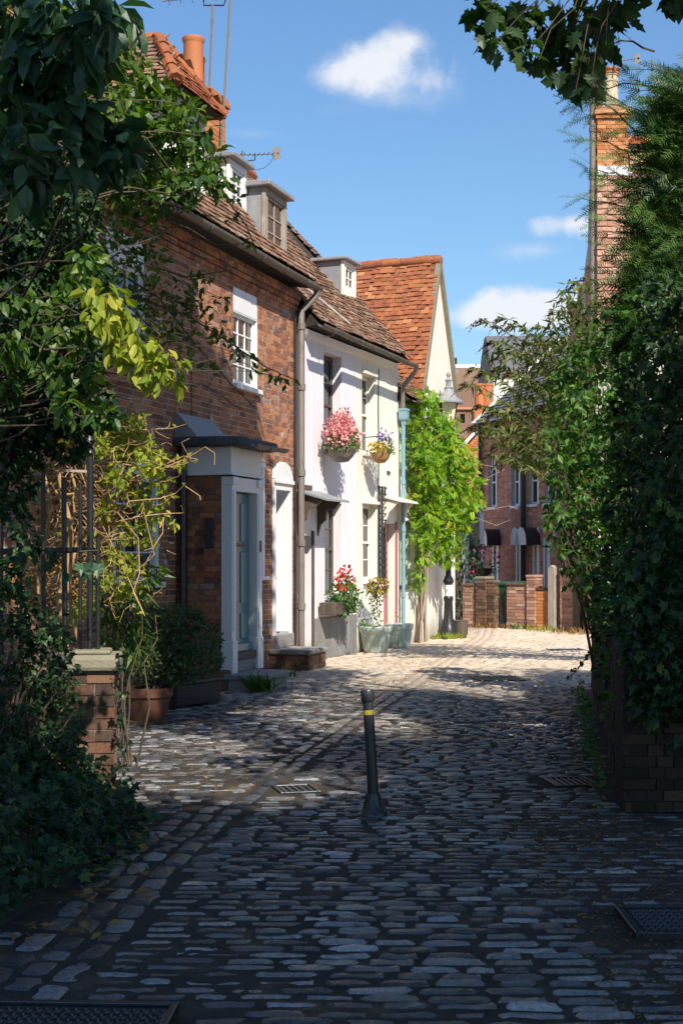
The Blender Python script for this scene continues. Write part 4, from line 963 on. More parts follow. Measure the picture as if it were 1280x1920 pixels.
for lab, px, wd, ht in (('grey timber gate post beside the red brick wall', 1037, .17, 1.42), ('dark timber gate post beside the tall pale pier', 1084, .20, 1.2)):
    s = FW.s(px); r = MB().box(-wd/2,wd/2,-.09,.09,-.02,ht).prism([(-wd/2,ht),(wd/2,ht),(0,ht+.07)], -.09, .09).build('gate_post', MT['greywood'] if px == 1037 else MT['brownwood'], bevel=.01)
    r.location = FW.M @ Vector((s,-.02,0)); r.rotation_euler = (0,0,FW.rz); tag(r, lab, 'post')
p = FW.M @ Vector((FW.s(967,-.5), .5, 0))
wb = empty('wheelie_bin', p, FW.rz); tag(wb, 'dark green wheelie bin lid showing above the garden wall', 'bin')
mg = M_plain('green_plastic', (.02,.075,.045), .4)
MB().add([(-.22,-.22,.12),(.22,-.22,.12),(.22,.22,.12),(-.22,.22,.12),(-.29,-.31,1.0),(.29,-.31,1.0),(.29,.31,1.0),(-.29,.31,1.0)],[(0,3,2,1),(4,5,6,7),(0,1,5,4),(1,2,6,5),(2,3,7,6),(3,0,4,7)]).build('body', mg, wb, bevel=.02)
MB().prism([(-.34,1.0),(-.34,1.05),(-.2,1.10),(.25,1.10),(.33,1.04),(.33,1.0)], -.31, .31, 'x').build('lid', mg, wb, bevel=.015)
for x in (-.2,.2): MB().tube([(x-.03,.26,.10),(x+.03,.26,.10)], .10, 14).build('wheel', MT['blackpaint'], wb, True)

# ------------------------------------------------------------------ buildings beyond
def far_box(name, label, c, w, d, z1, mat, yaw=0.0):
    r = empty(name, c, yaw); tag(r, label, 'building'); MB().box(-w/2,w/2,0,d,0,z1).build('wall', MT[mat], r); return r
# orange brick gable
c = P(905,1042,44); c.z = 0; r = empty('brick_gable_house', c); tag(r, 'orange brick gable with white sloped coping behind the wisteria', 'building')
hz = lambda py: CH-(py-HY)*44/FPX; wx = lambda px: (px-905)/FPX*44
gp = [(wx(830),0),(wx(1010),0),(wx(1010),hz(815)),(wx(948),hz(750)),(wx(830),hz(880))]
MB().prism([(a, b) for a, b in gp], .02, 7).build('wall', MT['mortar'], r)
kp = lambda x, z: z < np.interp(x, [wx(830),wx(948),wx(1010)], [hz(880),hz(750),hz(815)])-.05
xf = []; z = 1.2; k = 0
while z < 7.4:
    x = wx(835)-(.11 if k%2 else 0)
    while x < wx(1005):
        if kp(x+.11, z+.05): xf.append(TRS((x+.11,.02,z+.033),(1,0,0),(0,1,0),(0,0,1),(.215,.05,.065)))
        x += .225
    z += .075; k += 1
pieces(r, Matrix.Translation(c), 'brick', T_BOX, xf, MT['brickO'], 80, lambda px,py: np.where((px<906)&(px>850)&(py<960),1.,.05), 'bricks')
MB().bar((wx(828),-.05,hz(878)),(wx(948),-.05,hz(746)),.25,.10).build('coping', MT['cream'], r); MB().bar((wx(828),-.04,hz(868)),(wx(948),-.04,hz(738)),.25,.09).build('brick_coping', MT['brickO'], r)
MB().bar((wx(1012),-.05,hz(820)),(wx(948),-.05,hz(746)),.25,.10).build('coping', MT['cream'], r)
for px in (906,921): MB().lathe([(.17,hz(765)),(.17,hz(716)),(.19,hz(715)),(.19,hz(711)),(.14,hz(711))], 14, (wx(px),1.2,0)).build('chimney_pot', MT['terra'], r, True)
MB().box(wx(894),wx(936),.9,1.6,hz(820),hz(765)).build('chimney', MT['brickO'], r)
c = P(885,1042,66); c.z = 0; r = empty('brown_block', c); tag(r, 'brown brick block with tiny dark window beyond the lamp', 'building')
z6 = lambda py: CH-(py-HY)*66/FPX; x6 = lambda px: (px-885)/FPX*66
mb = M_pieces('brown_brick', [(0,(.20,.12,.08)),(1,(.27,.17,.115))], 30, (.3,.22,.15), .3, .9, .3)
chunks_holes(MB(), x6(835), x6(960), 0, z6(720), [(x6(862),x6(871),z6(793),z6(776))], 0, 6).build('wall', mb, r); MB().box(x6(861),x6(872),.3,.32,z6(794),z6(775)).build('window', MT['glass'], r)
MB().box(x6(835),x6(960),-.12,0,z6(768),z6(764)).build('brick_band', MT['brickT'], r); MB().box(x6(885),x6(900),-.1,0,z6(800),z6(768)).build('panel', MT['buff'], r)
MB().prism([(x6(843),z6(720)),(x6(862),z6(690)),(x6(970),z6(690)),(x6(970),z6(720))], -.02, 6).build('roof', mb, r)
c = P(890,1042,82); c.z = 0; r = empty('white_block', c); tag(r, 'white flat roofed block with a flue behind the brown building', 'building')
z8 = lambda py: CH-(py-HY)*82/FPX; x8 = lambda px: (px-890)/FPX*82
MB().box(x8(842),x8(965),0,8,0,z8(690)).build('wall', MT['white'], r); MB().box(x8(838),x8(970),-.2,8.2,z8(690),z8(684)).build('parapet', MT['white'], r); MB().box(x8(843),x8(858),-.6,0,0,z8(698)).build('side_block', MT['lead'], r)
MB().tube([(x8(852),1,z8(690)),(x8(852),1,z8(667))], .22, 10).build('flue', MT['iron'], r, True)
c = P(1000,1042,56); c.z = 0; r = empty('slate_house', c); tag(r, 'grey slate roofed house behind the buddleia', 'building')
z5 = lambda py: CH-(py-HY)*56/FPX; x5 = lambda px: (px-1000)/FPX*56
MB().box(x5(925),x5(1180),0,6,0,z5(700)).build('wall', MT['cream'], r); MB().prism([(-.2,z5(702)),(2.2,z5(614)),(3.0,z5(614)),(6.2,z5(702))], x5(921), x5(1190), 'x').build('roof', MT['slate'], r)
c = P(760,1042,60); c.z = 0

# ------------------------------------------------------------------ tile hung house with tall chimney on the other side
EY = 25.0; ec = P(1118,1042,EY); ec.z = 0
hR = empty('tile_hung_house', (ec.x*1.2, EY*1.2, -.34)); hR.scale = (1.2,1.2,1.2); tag(hR, 'tile hung house with tall brick chimney rising above the yew', 'house')
zE = lambda py: CH-(py-HY)*EY/FPX; xE = lambda px: (px-1118)/FPX*EY; ME = Matrix.Translation(ec)
MB().prism([(.02,0),(2.0,0),(2.0,zE(560)),(1.1,zE(470)),(.9,zE(330)),(.02,zE(330))], .022, 1.75, 'x').build('wall', MT['mortar'], hR)
MB().prism([(.05,zE(330)),(.3,zE(258)),(.5,zE(252)),(.9,zE(330))], .03, 1.75, 'x').build('roof_body', MT['batten'], hR)
tiles(hR, ME, (0.0,.0,zE(620)), (1,0,0), (0,.0,1), 1.75, zE(335)-zE(620), MT['tileE'], 150, lambda px,py: np.where(px<1200,1.,.3), w=.18, gauge=.105, seed=15, jit=1.2)
tiles(hR, ME, (.62,.0,zE(335)), (1,0,0), (0,.35,.72), 1.13, .8, MT['tileE'], 40, w=.18, gauge=.105, seed=16)
for k in range(3): MB().tube([(.6+k*.4,.33,zE(254)),(.6+k*.4+.39,.33,zE(254))], [.09,.10], 8).build('ridge_tile', MT['terra'], hR, True)
MB().box(.01,.62,-.05,-.002,zE(330),zE(312)).build('lead_flashing', MT['white'], hR)
# shoulder of the flank wall, seen in shade
sh = MB().prism([(.025,0),(1.75,0),(1.75,zE(560)),(1.1,zE(470)),(.35,zE(380)),(.025,zE(330))], -.012, .02, 'x').build('flank_wall', MT['mortar'], hR)
bricks(hR, ME, (-.012,1.72,0), (0,-1,0), 1.69, 0, zE(565), [], MT['brickT'], 0, depth=.04, proud=.012, seed=65)
for a_, z0_, z1_ in ((1.05,zE(565),zE(478)),(.55,zE(478),zE(408)),(.24,zE(408),zE(345))): bricks(hR, ME, (-.012,a_,0), (0,-1,0), a_-.03, z0_, z1_, [], MT['brickT'], 0, depth=.04, proud=.012, seed=66)
cs = chimney(hR, ME, .29, .30, .56, .56, zE(420), zE(222), MT['brickO'])
for k, (pr, z0, z1, m) in enumerate(((.05,zE(213),zE(206),'brickW'),(.02,zE(206),zE(200),'lichen'))): MB().box(.29-.28-pr,.29+.28+pr,.02-pr,.58+pr,z0+.02,z1+.02).build('cap_course', MT[m], cs, bevel=.015)
MB().lathe([(.34,zE(203)),(.28,zE(196)),(.19,zE(188)),(.15,zE(184))], 8, (.29,.30,0)).build('flaunching', MT['lichen'], cs, True)
MB().lathe([(.155,zE(188)),(.145,zE(180)),(.135,zE(146)),(.15,zE(145)),(.15,zE(142)),(.14,zE(141)),(.14,zE(134)),(.155,zE(133)),(.15,zE(131))], 18, (.30,.30,0)).build('chimney_pot', MT['buff'], cs, True)
MB().lathe([(.14,zE(132)),(.165,zE(130)),(.155,zE(126)),(.18,zE(122)),(.17,zE(119)),(.11,zE(119)),(.10,zE(128))], 18, (.30,.30,0)).build('pot_crown', MT['terra'], cs, True)
MB().lathe([(.13,zE(190)),(.12,zE(140)),(.14,zE(138)),(.13,zE(133))], 14, (.17,.62,0)).build('chimney_pot', MT['terra'], cs, True)
MB().tube([(-.06,.10,zE(600)),(-.06,.10,zE(172))], .055, 10).build('flue_pipe', MT['pipe'], hR, True)
for py in (240,330,420): MB().tube([(-.06,.10,zE(py)-.04),(-.06,.10,zE(py)+.04)], .066, 10).build('pipe_collar', MT['pipe'], hR, True)
r = aerial('yagi aerial with mesh reflector above the tall chimney', at_px(1152,135,EY*1.2+.1), at_px(1152,112,EY*1.2+.1), at_px(1104,120,EY*1.2+.1), at_px(1192,110,EY*1.2+.1), 14, .05, None, True)

# ------------------------------------------------------------------ bollard
bl = empty('bollard', (.215, 9.10, 0)); bl.rotation_euler = (0, math.radians(-3.2), 0); tag(bl, 'thin black iron bollard with yellow band, leaning in the middle of the lane', 'bollard')
MB().lathe([(.088,-.02),(.085,.015),(.070,.03),(.050,.07),(.042,.12),(.037,.14)], 16).build('foot', MT['blackpaint'], bl, True)
MB().lathe([(.037,.12),(.035,.70),(.035,.745)], 16).build('shaft', MT['blackpaint'], bl, True)
MB().lathe([(.0362,.660),(.0362,.690)], 16).build('yellow_band', M_paint('worn_yellow_band', (.42,.34,.03), .6, (.04,.04,.03), .6, 20, .1), bl, True)
MB().lathe([(.035,.74),(.045,.752),(.046,.815),(.042,.823),(.02,.826)], 16).build('cap', MT['blackpaint'], bl, True)
for k in range(3):
    g = k*2.1+.5; MB().bar((.037*math.cos(g),.037*math.sin(g),.14),(.078*math.cos(g),.078*math.sin(g),.025),.010,.02).build('rib', MT['blackpaint'], bl)

# ------------------------------------------------------------------ gate pier and railings on the near side
gpr = empty('gate_pier', (-1.80, 9.75, 0), .12); tag(gpr, 'square brick gate pier with worn stone cap among dark ivy', 'gate pier')
MG = Matrix.Translation((-1.80,9.75,0)) @ Matrix.Rotation(.12,4,'Z'); hw = .205
MB().box(-hw+.01,hw-.01,.01,.40,-.05,.895).build('core', MT['mortarD'], gpr)
for o_, u_ in (((-hw,0,0),(1,0,0)),((hw,0,0),(0,1,0)),((-hw,.41,0),(0,-1,0)),((hw,.41,0),(-1,0,0))):
    bricks(gpr, MG, o_, u_, .41, -.02, .885, [], MT['brickP'], 60, depth=.07, seed=int(o_[0]*50)+44, flemish=False, ln=.2225, jit=.004, course=.082)
MB().box(-hw-.045,hw+.045,-.045,.455,.886,1.0).build('cap', MT['stone'], gpr, bevel=.03)
MB().box(-hw+.03,hw-.03,.03,.38,1.0,1.03).build('cap_top', MT['stone'], gpr, bevel=.015)
rl = empty('iron_railing', (-2.2, 9.95, 0)); tag(rl, 'rusty iron railing with upright bars overgrown by honeysuckle', 'railing')
def rp(px, py, Y=9.95): return P(px, py, Y)-Vector((-2.2,9.95,0))
for px, top, r in ((4,870,.013),(40,900,.013),(83,880,.018),(122,895,.020),(150,905,.014),(168,840,.024),(184,1010,.017)):
    p0 = rp(px, 1235); p1 = rp(px+random.uniform(-2,2), top); MB().tube([p0, p0.lerp(p1,.5)+Vector((random.gauss(0,.004),0,0)), p1], r, 8).build('upright', MT['iron'], rl, True)
MB().bar(rp(0,1033), rp(175,1030), .012, .035).build('rail', MT['iron'], rl); MB().bar(rp(112,882), rp(166,884), .02, .018).build('rail', MT['greywood'], rl)
MB().lathe([(.05,0),(.04,.03),(.02,.05),(.045,.09),(.03,.13),(.01,.16)], 10, tuple(rp(168,850))).build('finial', MT['iron'], rl, True)
dw = empty('dwarf_wall', (-2.0, 9.95, 0), .02); tag(dw, 'low brick wall under the iron railing, buried in ivy', 'wall')
MB().box(-1.6,-.03,.02,.24,0,.80).build('core', MT['mortarD'], dw); bricks(dw, Matrix.Translation((-2.0,9.95,0)), (-1.6,0,0), (1,0,0), 1.57, 0, .80, [], MT['brickP'], 40, seed=77); MB().box(-1.62,-.02,-.02,.26,.80,.86).build('coping', MT['stone'], dw, bevel=.02)
# dark brick wall under the ivy on the other side of the lane
iw = empty('ivy_wall', (1.86, 9.18, 0)); tag(iw, 'dark damp brick wall beneath the ivy hedge', 'wall')
d = (Vector((3.22,17.9,0))-Vector((1.86,9.18,0))); L = d.length; u = d.normalized()
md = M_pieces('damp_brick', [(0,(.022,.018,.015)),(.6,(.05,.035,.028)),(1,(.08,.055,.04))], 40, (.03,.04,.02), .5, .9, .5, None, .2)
n_ = Vector((u.y,-u.x,0))
q = [u*.12+n_*.014, u*L+n_*.014, u*L+n_*.35, u*.12+n_*.35]
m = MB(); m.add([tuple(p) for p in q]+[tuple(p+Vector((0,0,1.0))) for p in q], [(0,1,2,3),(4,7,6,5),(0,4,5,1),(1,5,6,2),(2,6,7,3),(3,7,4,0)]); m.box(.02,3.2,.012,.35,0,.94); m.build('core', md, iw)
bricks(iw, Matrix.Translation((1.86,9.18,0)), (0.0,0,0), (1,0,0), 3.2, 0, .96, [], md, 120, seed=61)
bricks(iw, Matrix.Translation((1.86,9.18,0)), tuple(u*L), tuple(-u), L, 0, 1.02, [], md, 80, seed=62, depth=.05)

# ------------------------------------------------------------------ flower pots by the cottages
def tub(label, x, y, r, h, mat):
    o = MB().lathe([(r*.66,0),(r*.72,.02),(r*.90,h*.70),(r*.93,h*.74),(r*.96,h*.76),(r*1.0,h*.80),(r*1.03,h*.98),(r*1.0,h),(r*.9,h),(r*.86,h*.86)], 28).build('flower_pot', mat, smooth=True)
    for k in range(20):
        g = 2*math.pi*k/20; MB().bar((r*.73*math.cos(g),r*.73*math.sin(g),.04),(r*.885*math.cos(g),r*.885*math.sin(g),h*.66),.03,.012,(math.cos(g),math.sin(g),0)).build('flute', mat, o)
    MB().lathe([(r*.88,h*.88),(.01,h*.90)], 20).build('soil', MT['soil'], o)
    o.location = (x, y, 0); return tag(o, label, 'flower pot', 'sage pots by the cream cottage')
tub('sage green fluted pot standing against the cottage wall', .60, 24.42, .285, .46, MT['potgreen'])
tub('sage green fluted pot nearer the blue downpipe', 1.07, 25.55, .25, .45, MT['potgreen'])
tp = MB().lathe([(.16,0),(.18,.03),(.23,.26),(.25,.27),(.255,.36),(.23,.36),(.22,.30)], 20).build('terracotta_pot', M_paint('dark_terracotta', (.17,.07,.045), .8, (.08,.06,.04), .6, 9, .3), smooth=True)
tp.location = (-1.97,14.15,0); tag(tp, 'big dark terracotta pot under the grey green shrub', 'flower pot'); MB().lathe([(.22,.31),(.01,.32)], 16).build('soil', MT['soil'], tp)
MB().lathe([(.24,0),(.25,.03),(.22,.03)], 20).build('saucer', MT['brownwood'], tp)
tr = empty('trough_planter', (-1.73, 15.75, 0), math.radians(58)); tag(tr, 'black slatted trough planter in front of the porch', 'planter')
MB().box(-.40,.40,-.14,.14,.02,.26).build('body', MT['blackpaint'], tr, bevel=.012); MB().box(-.42,.42,-.16,.16,.26,.29).build('rim', MT['blackpaint'], tr, bevel=.008)
for k in range(6): MB().box(-.40,.40,-.150,-.1405,.045+k*.036,.063+k*.036).build('slat', MT['blackpaint'], tr)
for k in range(6): MB().box(-.409,-.4005,-.14,.14,.045+k*.036,.063+k*.036).build('slat', MT['blackpaint'], tr)
# ------------------------------------------------------------------ foliage helpers
def unit(a): return a/np.maximum(np.linalg.norm(a, axis=-1, keepdims=True), 1e-9)
T_OV8 = (np.array([(0,0,0),(.32,.27,.07),(.70,.20,.02),(1,0,-.14),(.70,-.20,.02),(.32,-.27,.07),(.34,0,-.01),(.70,0,-.05)]),
         np.array([(0,6,1),(0,5,6),(6,7,2),(6,2,1),(6,5,4),(6,4,7),(7,3,2),(7,4,3)]))
T_OV4 = (np.array([(0,0,0),(.42,.26,.06),(1,0,-.06),(.42,-.26,.06),(.48,0,0)]), np.array([(0,4,1),(4,2,1),(0,3,4),(4,3,2)]))
T_LAN = (np.array([(0,0,0),(.38,.11,.03),(1,0,-.22),(.38,-.11,.03),(.5,0,-.02)]), np.array([(0,4,1),(4,2,1),(0,3,4),(4,3,2)]))
T_IVY = (np.array([(0,0,0),(-.12,.34,-.03),(.25,.30,.04),(.42,.48,-.04),(.55,.2,.03),(1,0,-.08),(.55,-.2,.03),(.42,-.48,-.04),(.25,-.30,.04),(-.12,-.34,-.03),(.4,0,.02)]),
         np.array([(10,i,i+1) for i in range(1,9)]+[(10,0,1),(10,9,0)])[:, [0,2,1]])
_mp = [(0,0),(-.10,.22),(.10,.20),(.06,.50),(.22,.42),(.30,.55),(.40,.30),(.62,.38),(.66,.24),(1,0)]
_mp = _mp+[(x,-y) for x, y in _mp[-2:0:-1]]
T_MAP = (np.array([(.38,0,.04)]+[(x, y, -.10*abs(y)-.08*max(0,x-.5)) for x, y in _mp]), np.array([(0,i,i%len(_mp)+1) for i in range(1,len(_mp)+1)]))
T_PET = (np.array([(.5,0,.12),(0,0,0),(.35,.5,.05),(1,.25,0),(1,-.25,0),(.35,-.5,.05)]), np.array([(0,i,i%5+1) for i in range(1,6)]))
def t_sprig(nn=22, L=1.0, nl=.21, seed=0):
    r = np.random.default_rng(seed); v = [(0,-.006,0),(0,.006,0),(1,0,-.10)]; f = [(0,2,1)]
    for i in range(nn):
        t = (i+.6)/nn; x = t*.98; z = -.10*t*t; s = 1 if i % 2 else -1; l = nl*(1-.35*t)*r.uniform(.8,1.15)*(.6+.8*min(1,3*(1-t)+.3))
        a = r.uniform(.75,1.05); dx = math.cos(a)*l; dy = s*math.sin(a)*l; dz = r.uniform(-.02,.04); b = len(v); w = .024
        v += [(x-w,0,z),(x+w,0,z),(x+dx,dy,z+dz)]; f.append((b,b+1,b+2) if s > 0 else (b+1,b,b+2))
    return np.array(v), np.array(f)
def t_pinn(n=6):
    v = []; f = []
    for i in range(2*n+1):
        if i == 2*n: x, a, l = .82, 0, .26
        else: x = .15+.7*(i//2)/n; a = (1 if i % 2 else -1)*1.05; l = .30*(1-.25*(i//2)/n)
        z = -.25*x*x; c, s = math.cos(a), math.sin(a); b = len(v); w = .075
        for (p, q, e) in ((0,0,0),(.45,w/l*1.0,-.02),(1,0,-.10),(.45,-w/l*1.0,-.02)):
            p *= l; q *= l; v.append((x+p*c-q*s, p*s+q*c, z+e*.6))
        f += [(b,b+2,b+1),(b,b+3,b+2)]
    return np.array(v), np.array(f)
T_SPR = t_sprig(); T_PIN = t_pinn()
def cloud_mesh(name, templ, pos, axis, nrm, size, mat, parent=None, rnd=None):
    pos = np.asarray(pos, float); N = len(pos); a = unit(np.asarray(axis, float)); n = np.asarray(nrm, float)
    n = unit(n-a*(n*a).sum(1, keepdims=True)); b = np.cross(n, a); v, f = templ
    size = np.broadcast_to(size, (N,)); R = np.stack([a, b, n], axis=2)*size[:,None,None]
    V = np.einsum('nij,kj->nki', R, v)+pos[:,None,:]
    F = (f[None]+(np.arange(N)*len(v))[:,None,None]).reshape(-1,3)
    r = np.repeat(RNG.random(N) if rnd is None else rnd, len(v))
    return link(name, mesh_np(name, V.reshape(-1,3), F, mat, r), parent)
def scatter(clumps, per, shell=.45):
    P_, O_ = [], []
    for c, r in clumps:
        r = np.array(r if hasattr(r, '__len__') else (r,r,r)); n = max(3, int(per*float(r[0]*r[1]+r[1]*r[2]+r[0]*r[2])/3.0))
        d = unit(RNG.normal(size=(n,3))); q = RNG.uniform(shell, 1.0, n)**.6
        lump = 1+.22*np.sin(d[:,0]*4.1+c[0]*7)*np.sin(d[:,1]*3.7+c[1]*5)*np.sin(d[:,2]*4.3+c[2]*3)
        P_.append(np.array(c)+d*r*(q*lump)[:,None]); O_.append(d)
    return np.vstack(P_), np.vstack(O_)
def leaves(name, clumps, per, templ, size, mat, parent, droop=.5, out=.6, up=.6, jit=.7, sv=.3, shell=.45):
    p, o = scatter(clumps, per, shell); N = len(p)
    ax = o*out+np.array([0,0,-droop])+RNG.normal(size=(N,3))*jit
    nr = o*.5+np.array([0,0,up])+RNG.normal(size=(N,3))*.45
    ob = cloud_mesh(name, templ, p, ax, nr, size*RNG.uniform(1-sv,1+sv,N), mat, parent); ob['kind'] = 'stuff'; return ob
def limb(mb, p, q, r0, r1, n=6, wob=.08, sag=0.0, k=6):
    p = Vector(p); q = Vector(q); L = (q-p).length; pts = []; rr = []
    for i in range(k+1):
        t = i/k; w = wob*L*math.sin(math.pi*t)
        pts.append(p.lerp(q, t)+Vector((random.gauss(0,.35)*w, random.gauss(0,.35)*w, random.gauss(0,.35)*w+sag*math.sin(math.pi*t)))); rr.append(r0+(r1-r0)*t)
    mb.tube(pts, rr, n); return pts
def px_clumps(lst, Y, jy=.3, f=1.0):
    out = []
    for t in lst:
        y = Y+random.uniform(-jy, jy); c = P(t[0], t[1], y); r = t[2]*y/FPX*f; out.append((tuple(c), (r, r*1.1, r*(t[3] if len(t) > 3 else 1.0))))
    return out
I = Vector((0,0,0))

# ------------------------------------------------------------------ trees overhead: sycamore beside the lane, plus two unseen trees added for shade
LIT = [((*P(190,870,10.8),), .85), ((*P(280,940,10.8),), .85), ((*P(120,930,10.7),), .8), ((*P(200,1010,10.7),), .6), ((*P(240,620,7.7),), .34), ((*P(310,680,7.7),), .25), ((*P(50,680,7.9),), .3), ((*P(120,150,9.4),), .9), ((*P(300,250,9.6),), .7), ((*P(200,60,9.6),), .6),
       ((*P(1010,650,20.5),), 1.2), ((*P(1230,300,11.2),), 1.0), ((*P(1250,420,11.2),), .9), ((*P(1200,560,12),), .8), ((*P(1130,620,15),), .7), ((*P(1240,600,10.5),), .5), ((*P(1240,200,11.2),), .7), ((*P(1150,560,14),), .9), ((*P(1210,660,11.5),), .8), ((*P(1100,720,16),), .9), ((*P(1250,520,10.5),), .8), ((*P(1080,860,16),), .6),
       ((*P(1120,780,16),), .5), ((-1.75,12.9,0),.36), ((-1.25,12.4,0),.26), ((-.95,10.3,0),.34), ((-.35,10.9,0),.2), ((-.2,10.2,0),.24), ((-1.3,11.3,0),.24), ((-.2,13.6,0),.16), ((.62,14.6,0),.2), ((1.2,14.0,0),.15), ((-.35,16.6,0),.2),((-1.6,11.2,0),.2),((-.75,15.1,0),.15),
       ((*aw(-2.6,0,5.0),), .35), ((*aw(-3.4,0,4.9),), .25), ((*aw(-3.4,.75,1.2),), .10), ((*aw(-.6,0,1.0),), .2)]
ts = np.array(TO_SUN); canopy = []
def try_clump(tg, h, r):  # crown clumps placed along sun rays to shape the shade, gaps left over LIT
    c = np.array(tg)+ts/ts[2]*(h-tg[2])
    if c[1] > -1.0 and abs(c[0]) < .246*max(c[1],0)+r+.5 and c[2]-r*1.25 < CH+.405*max(c[1],0): return
    if c[0] < -1.5: return
    for lp_, rad in LIT:
        w = c-np.array(lp_); dd = np.linalg.norm(w-ts*np.dot(w, ts))
        if dd < r*.92+rad: return
    canopy.append((tuple(c), (r*1.15, r*1.15, r*.75)))
for _ in range(2600):
    x = random.uniform(-4.6, 4.6); y = random.uniform(1.5, 21.3)
    if y > 20.6-.10*(x+1): continue
    try_clump((x, y, 0), random.uniform(6.6, 11.5), random.uniform(.35, .8))
for _ in range(2200):
    s = random.uniform(-7.5, -1.75); h = random.uniform(.2, 5.4)
    if h > 4.6 and s > -2.2: continue
    try_clump(aw(s, 0, h), random.uniform(8.6, 12.0), random.uniform(.25, .6))
for _ in range(60): try_clump(aw(random.uniform(-8,-3.6), .1, random.uniform(5.5, 6.3)), random.uniform(10, 12.5), random.uniform(.35,.6))
for _ in range(120): try_clump((random.uniform(1.8,4.5), random.uniform(9,18), random.uniform(0,3)), random.uniform(7,11.5), random.uniform(.4,.8))
print('canopy clumps', len(canopy))
trees = [('sycamore_tree','sycamore with lobed leaves hanging over the lane from above', (4.3,4.2)), ('shade_tree','unseen tall tree added to shade the lane from behind the ivy wall', (5.2,8.6)), ('shade_tree','unseen tree added to shade the near end of the lane', (4.4,-4.5))]
grp = [[] for _ in trees]
for c in canopy:
    k = int(np.argmin([math.hypot(c[0][0]-t[2][0], c[0][1]-t[2][1]) for t in trees])); grp[k].append(c)
for (nm, lab, (tx, ty)), cl in zip(trees, grp):
    r = empty(nm, (tx,ty,0)); tag(r, lab, 'tree'); off = np.array((tx,ty,0))
    m = MB(); top = Vector((random.uniform(-.3,.3),random.uniform(-.3,.3),7.5)); limb(m, (0,0,-.1), top, .34, .18, 12, .02, 0, 8)
    random.shuffle(cl)
    for c, rr in cl[:22]:
        q = Vector(c)-Vector((tx,ty,0)); st = Vector((0,0,random.uniform(3.6,7.2))); limb(m, st, q, .05, .012, 5, .12, .3)
    cl2 = [(tuple(np.array(c)-off), rr) for c, rr in cl]
    if nm == 'sycamore_tree':
        vis = px_clumps([(905,18,34),(945,40,42),(985,60,40),(1030,35,45),(1080,45,45),(1130,30,42),(1178,15,30),(930,78,34),(990,95,26),(1050,95,36),(1095,92,30),(1135,85,20),(1075,130,24),(1095,150,15),(1078,172,10),(1106,165,10),(1050,150,9),(1265,0,26),(1010,112,16),(1108,118,18)], 7.2, .25)
        cl3 = [(tuple(np.array(c)-off), rr) for c, rr in vis]
        for c, rr in cl3: limb(m, Vector(P(1180,-220,7.2))-Vector((tx,ty,0)), c, .007, .002, 5, .08)
        limb(m, (0,0,5.9), Vector(P(1180,-220,7.2))-Vector((tx,ty,0)), .07, .03, 6, .04, .3)
        leaves('hanging_branch', cl3, 1500, T_MAP, .105, MT['L_maple'], r, .9, .4, .5, .5, .25, .2)
    m.build('trunk', MT['bark'], r, True)
    leaves('crown', cl2, 150, T_OV4, .25, MT['L_maple'], r, .3, .5, .7, .6, .3, .1)

# ------------------------------------------------------------------ left side: broad leaved tree in front
lt = empty('broadleaf_tree', (-2.35, 8.3, 0)); tag(lt, 'broad leaved tree hanging over the railing with sunlit yellow green sprays', 'tree'); LO = Vector((-2.35,8.3,0))
def loc_cl(cl, O): return [(tuple(Vector(c)-O), r) for c, r in cl]
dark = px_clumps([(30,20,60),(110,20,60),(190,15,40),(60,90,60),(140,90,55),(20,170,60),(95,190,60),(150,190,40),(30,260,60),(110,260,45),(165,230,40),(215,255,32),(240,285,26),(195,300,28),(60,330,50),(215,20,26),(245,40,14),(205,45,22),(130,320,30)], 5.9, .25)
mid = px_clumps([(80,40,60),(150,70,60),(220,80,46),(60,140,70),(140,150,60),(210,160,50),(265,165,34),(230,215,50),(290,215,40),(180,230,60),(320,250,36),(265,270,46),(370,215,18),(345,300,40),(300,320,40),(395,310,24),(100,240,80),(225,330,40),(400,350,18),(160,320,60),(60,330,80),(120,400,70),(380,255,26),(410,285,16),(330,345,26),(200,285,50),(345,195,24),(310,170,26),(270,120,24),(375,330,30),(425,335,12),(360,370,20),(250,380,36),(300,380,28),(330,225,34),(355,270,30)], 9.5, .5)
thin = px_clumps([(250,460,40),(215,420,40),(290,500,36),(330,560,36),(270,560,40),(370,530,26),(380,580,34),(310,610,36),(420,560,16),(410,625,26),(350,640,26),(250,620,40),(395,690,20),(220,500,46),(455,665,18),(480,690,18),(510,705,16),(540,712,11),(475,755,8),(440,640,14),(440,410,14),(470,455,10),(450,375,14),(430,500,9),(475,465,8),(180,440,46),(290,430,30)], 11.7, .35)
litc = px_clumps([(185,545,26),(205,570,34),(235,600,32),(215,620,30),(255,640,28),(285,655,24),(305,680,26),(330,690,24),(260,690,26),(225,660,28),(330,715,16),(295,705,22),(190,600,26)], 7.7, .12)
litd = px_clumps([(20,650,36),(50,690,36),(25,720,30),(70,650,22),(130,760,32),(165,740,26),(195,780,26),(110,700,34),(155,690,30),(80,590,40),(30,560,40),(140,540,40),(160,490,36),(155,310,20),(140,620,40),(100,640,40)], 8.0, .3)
m = MB(); root_top = Vector((-.35,-.2,4.2)); limb(m, (0,.1,-.1), root_top, .11, .07, 9, .03, 0, 8); limb(m, (.06,0,-.1), (-.2,.3,3.2), .07, .05, 8, .04)
for grp_, r0 in ((dark,.012),(mid,.012),(thin,.006),(litc,.010),(litd,.010)):
    for c, rr in grp_:
        q = Vector(c)-LO; st = Vector((-.15+random.gauss(0,.1),0,min(4.4,max(1.2,q.z-.3+random.gauss(0,.3))))); limb(m, st, q, r0, .003, 4, .10, .05, 7)
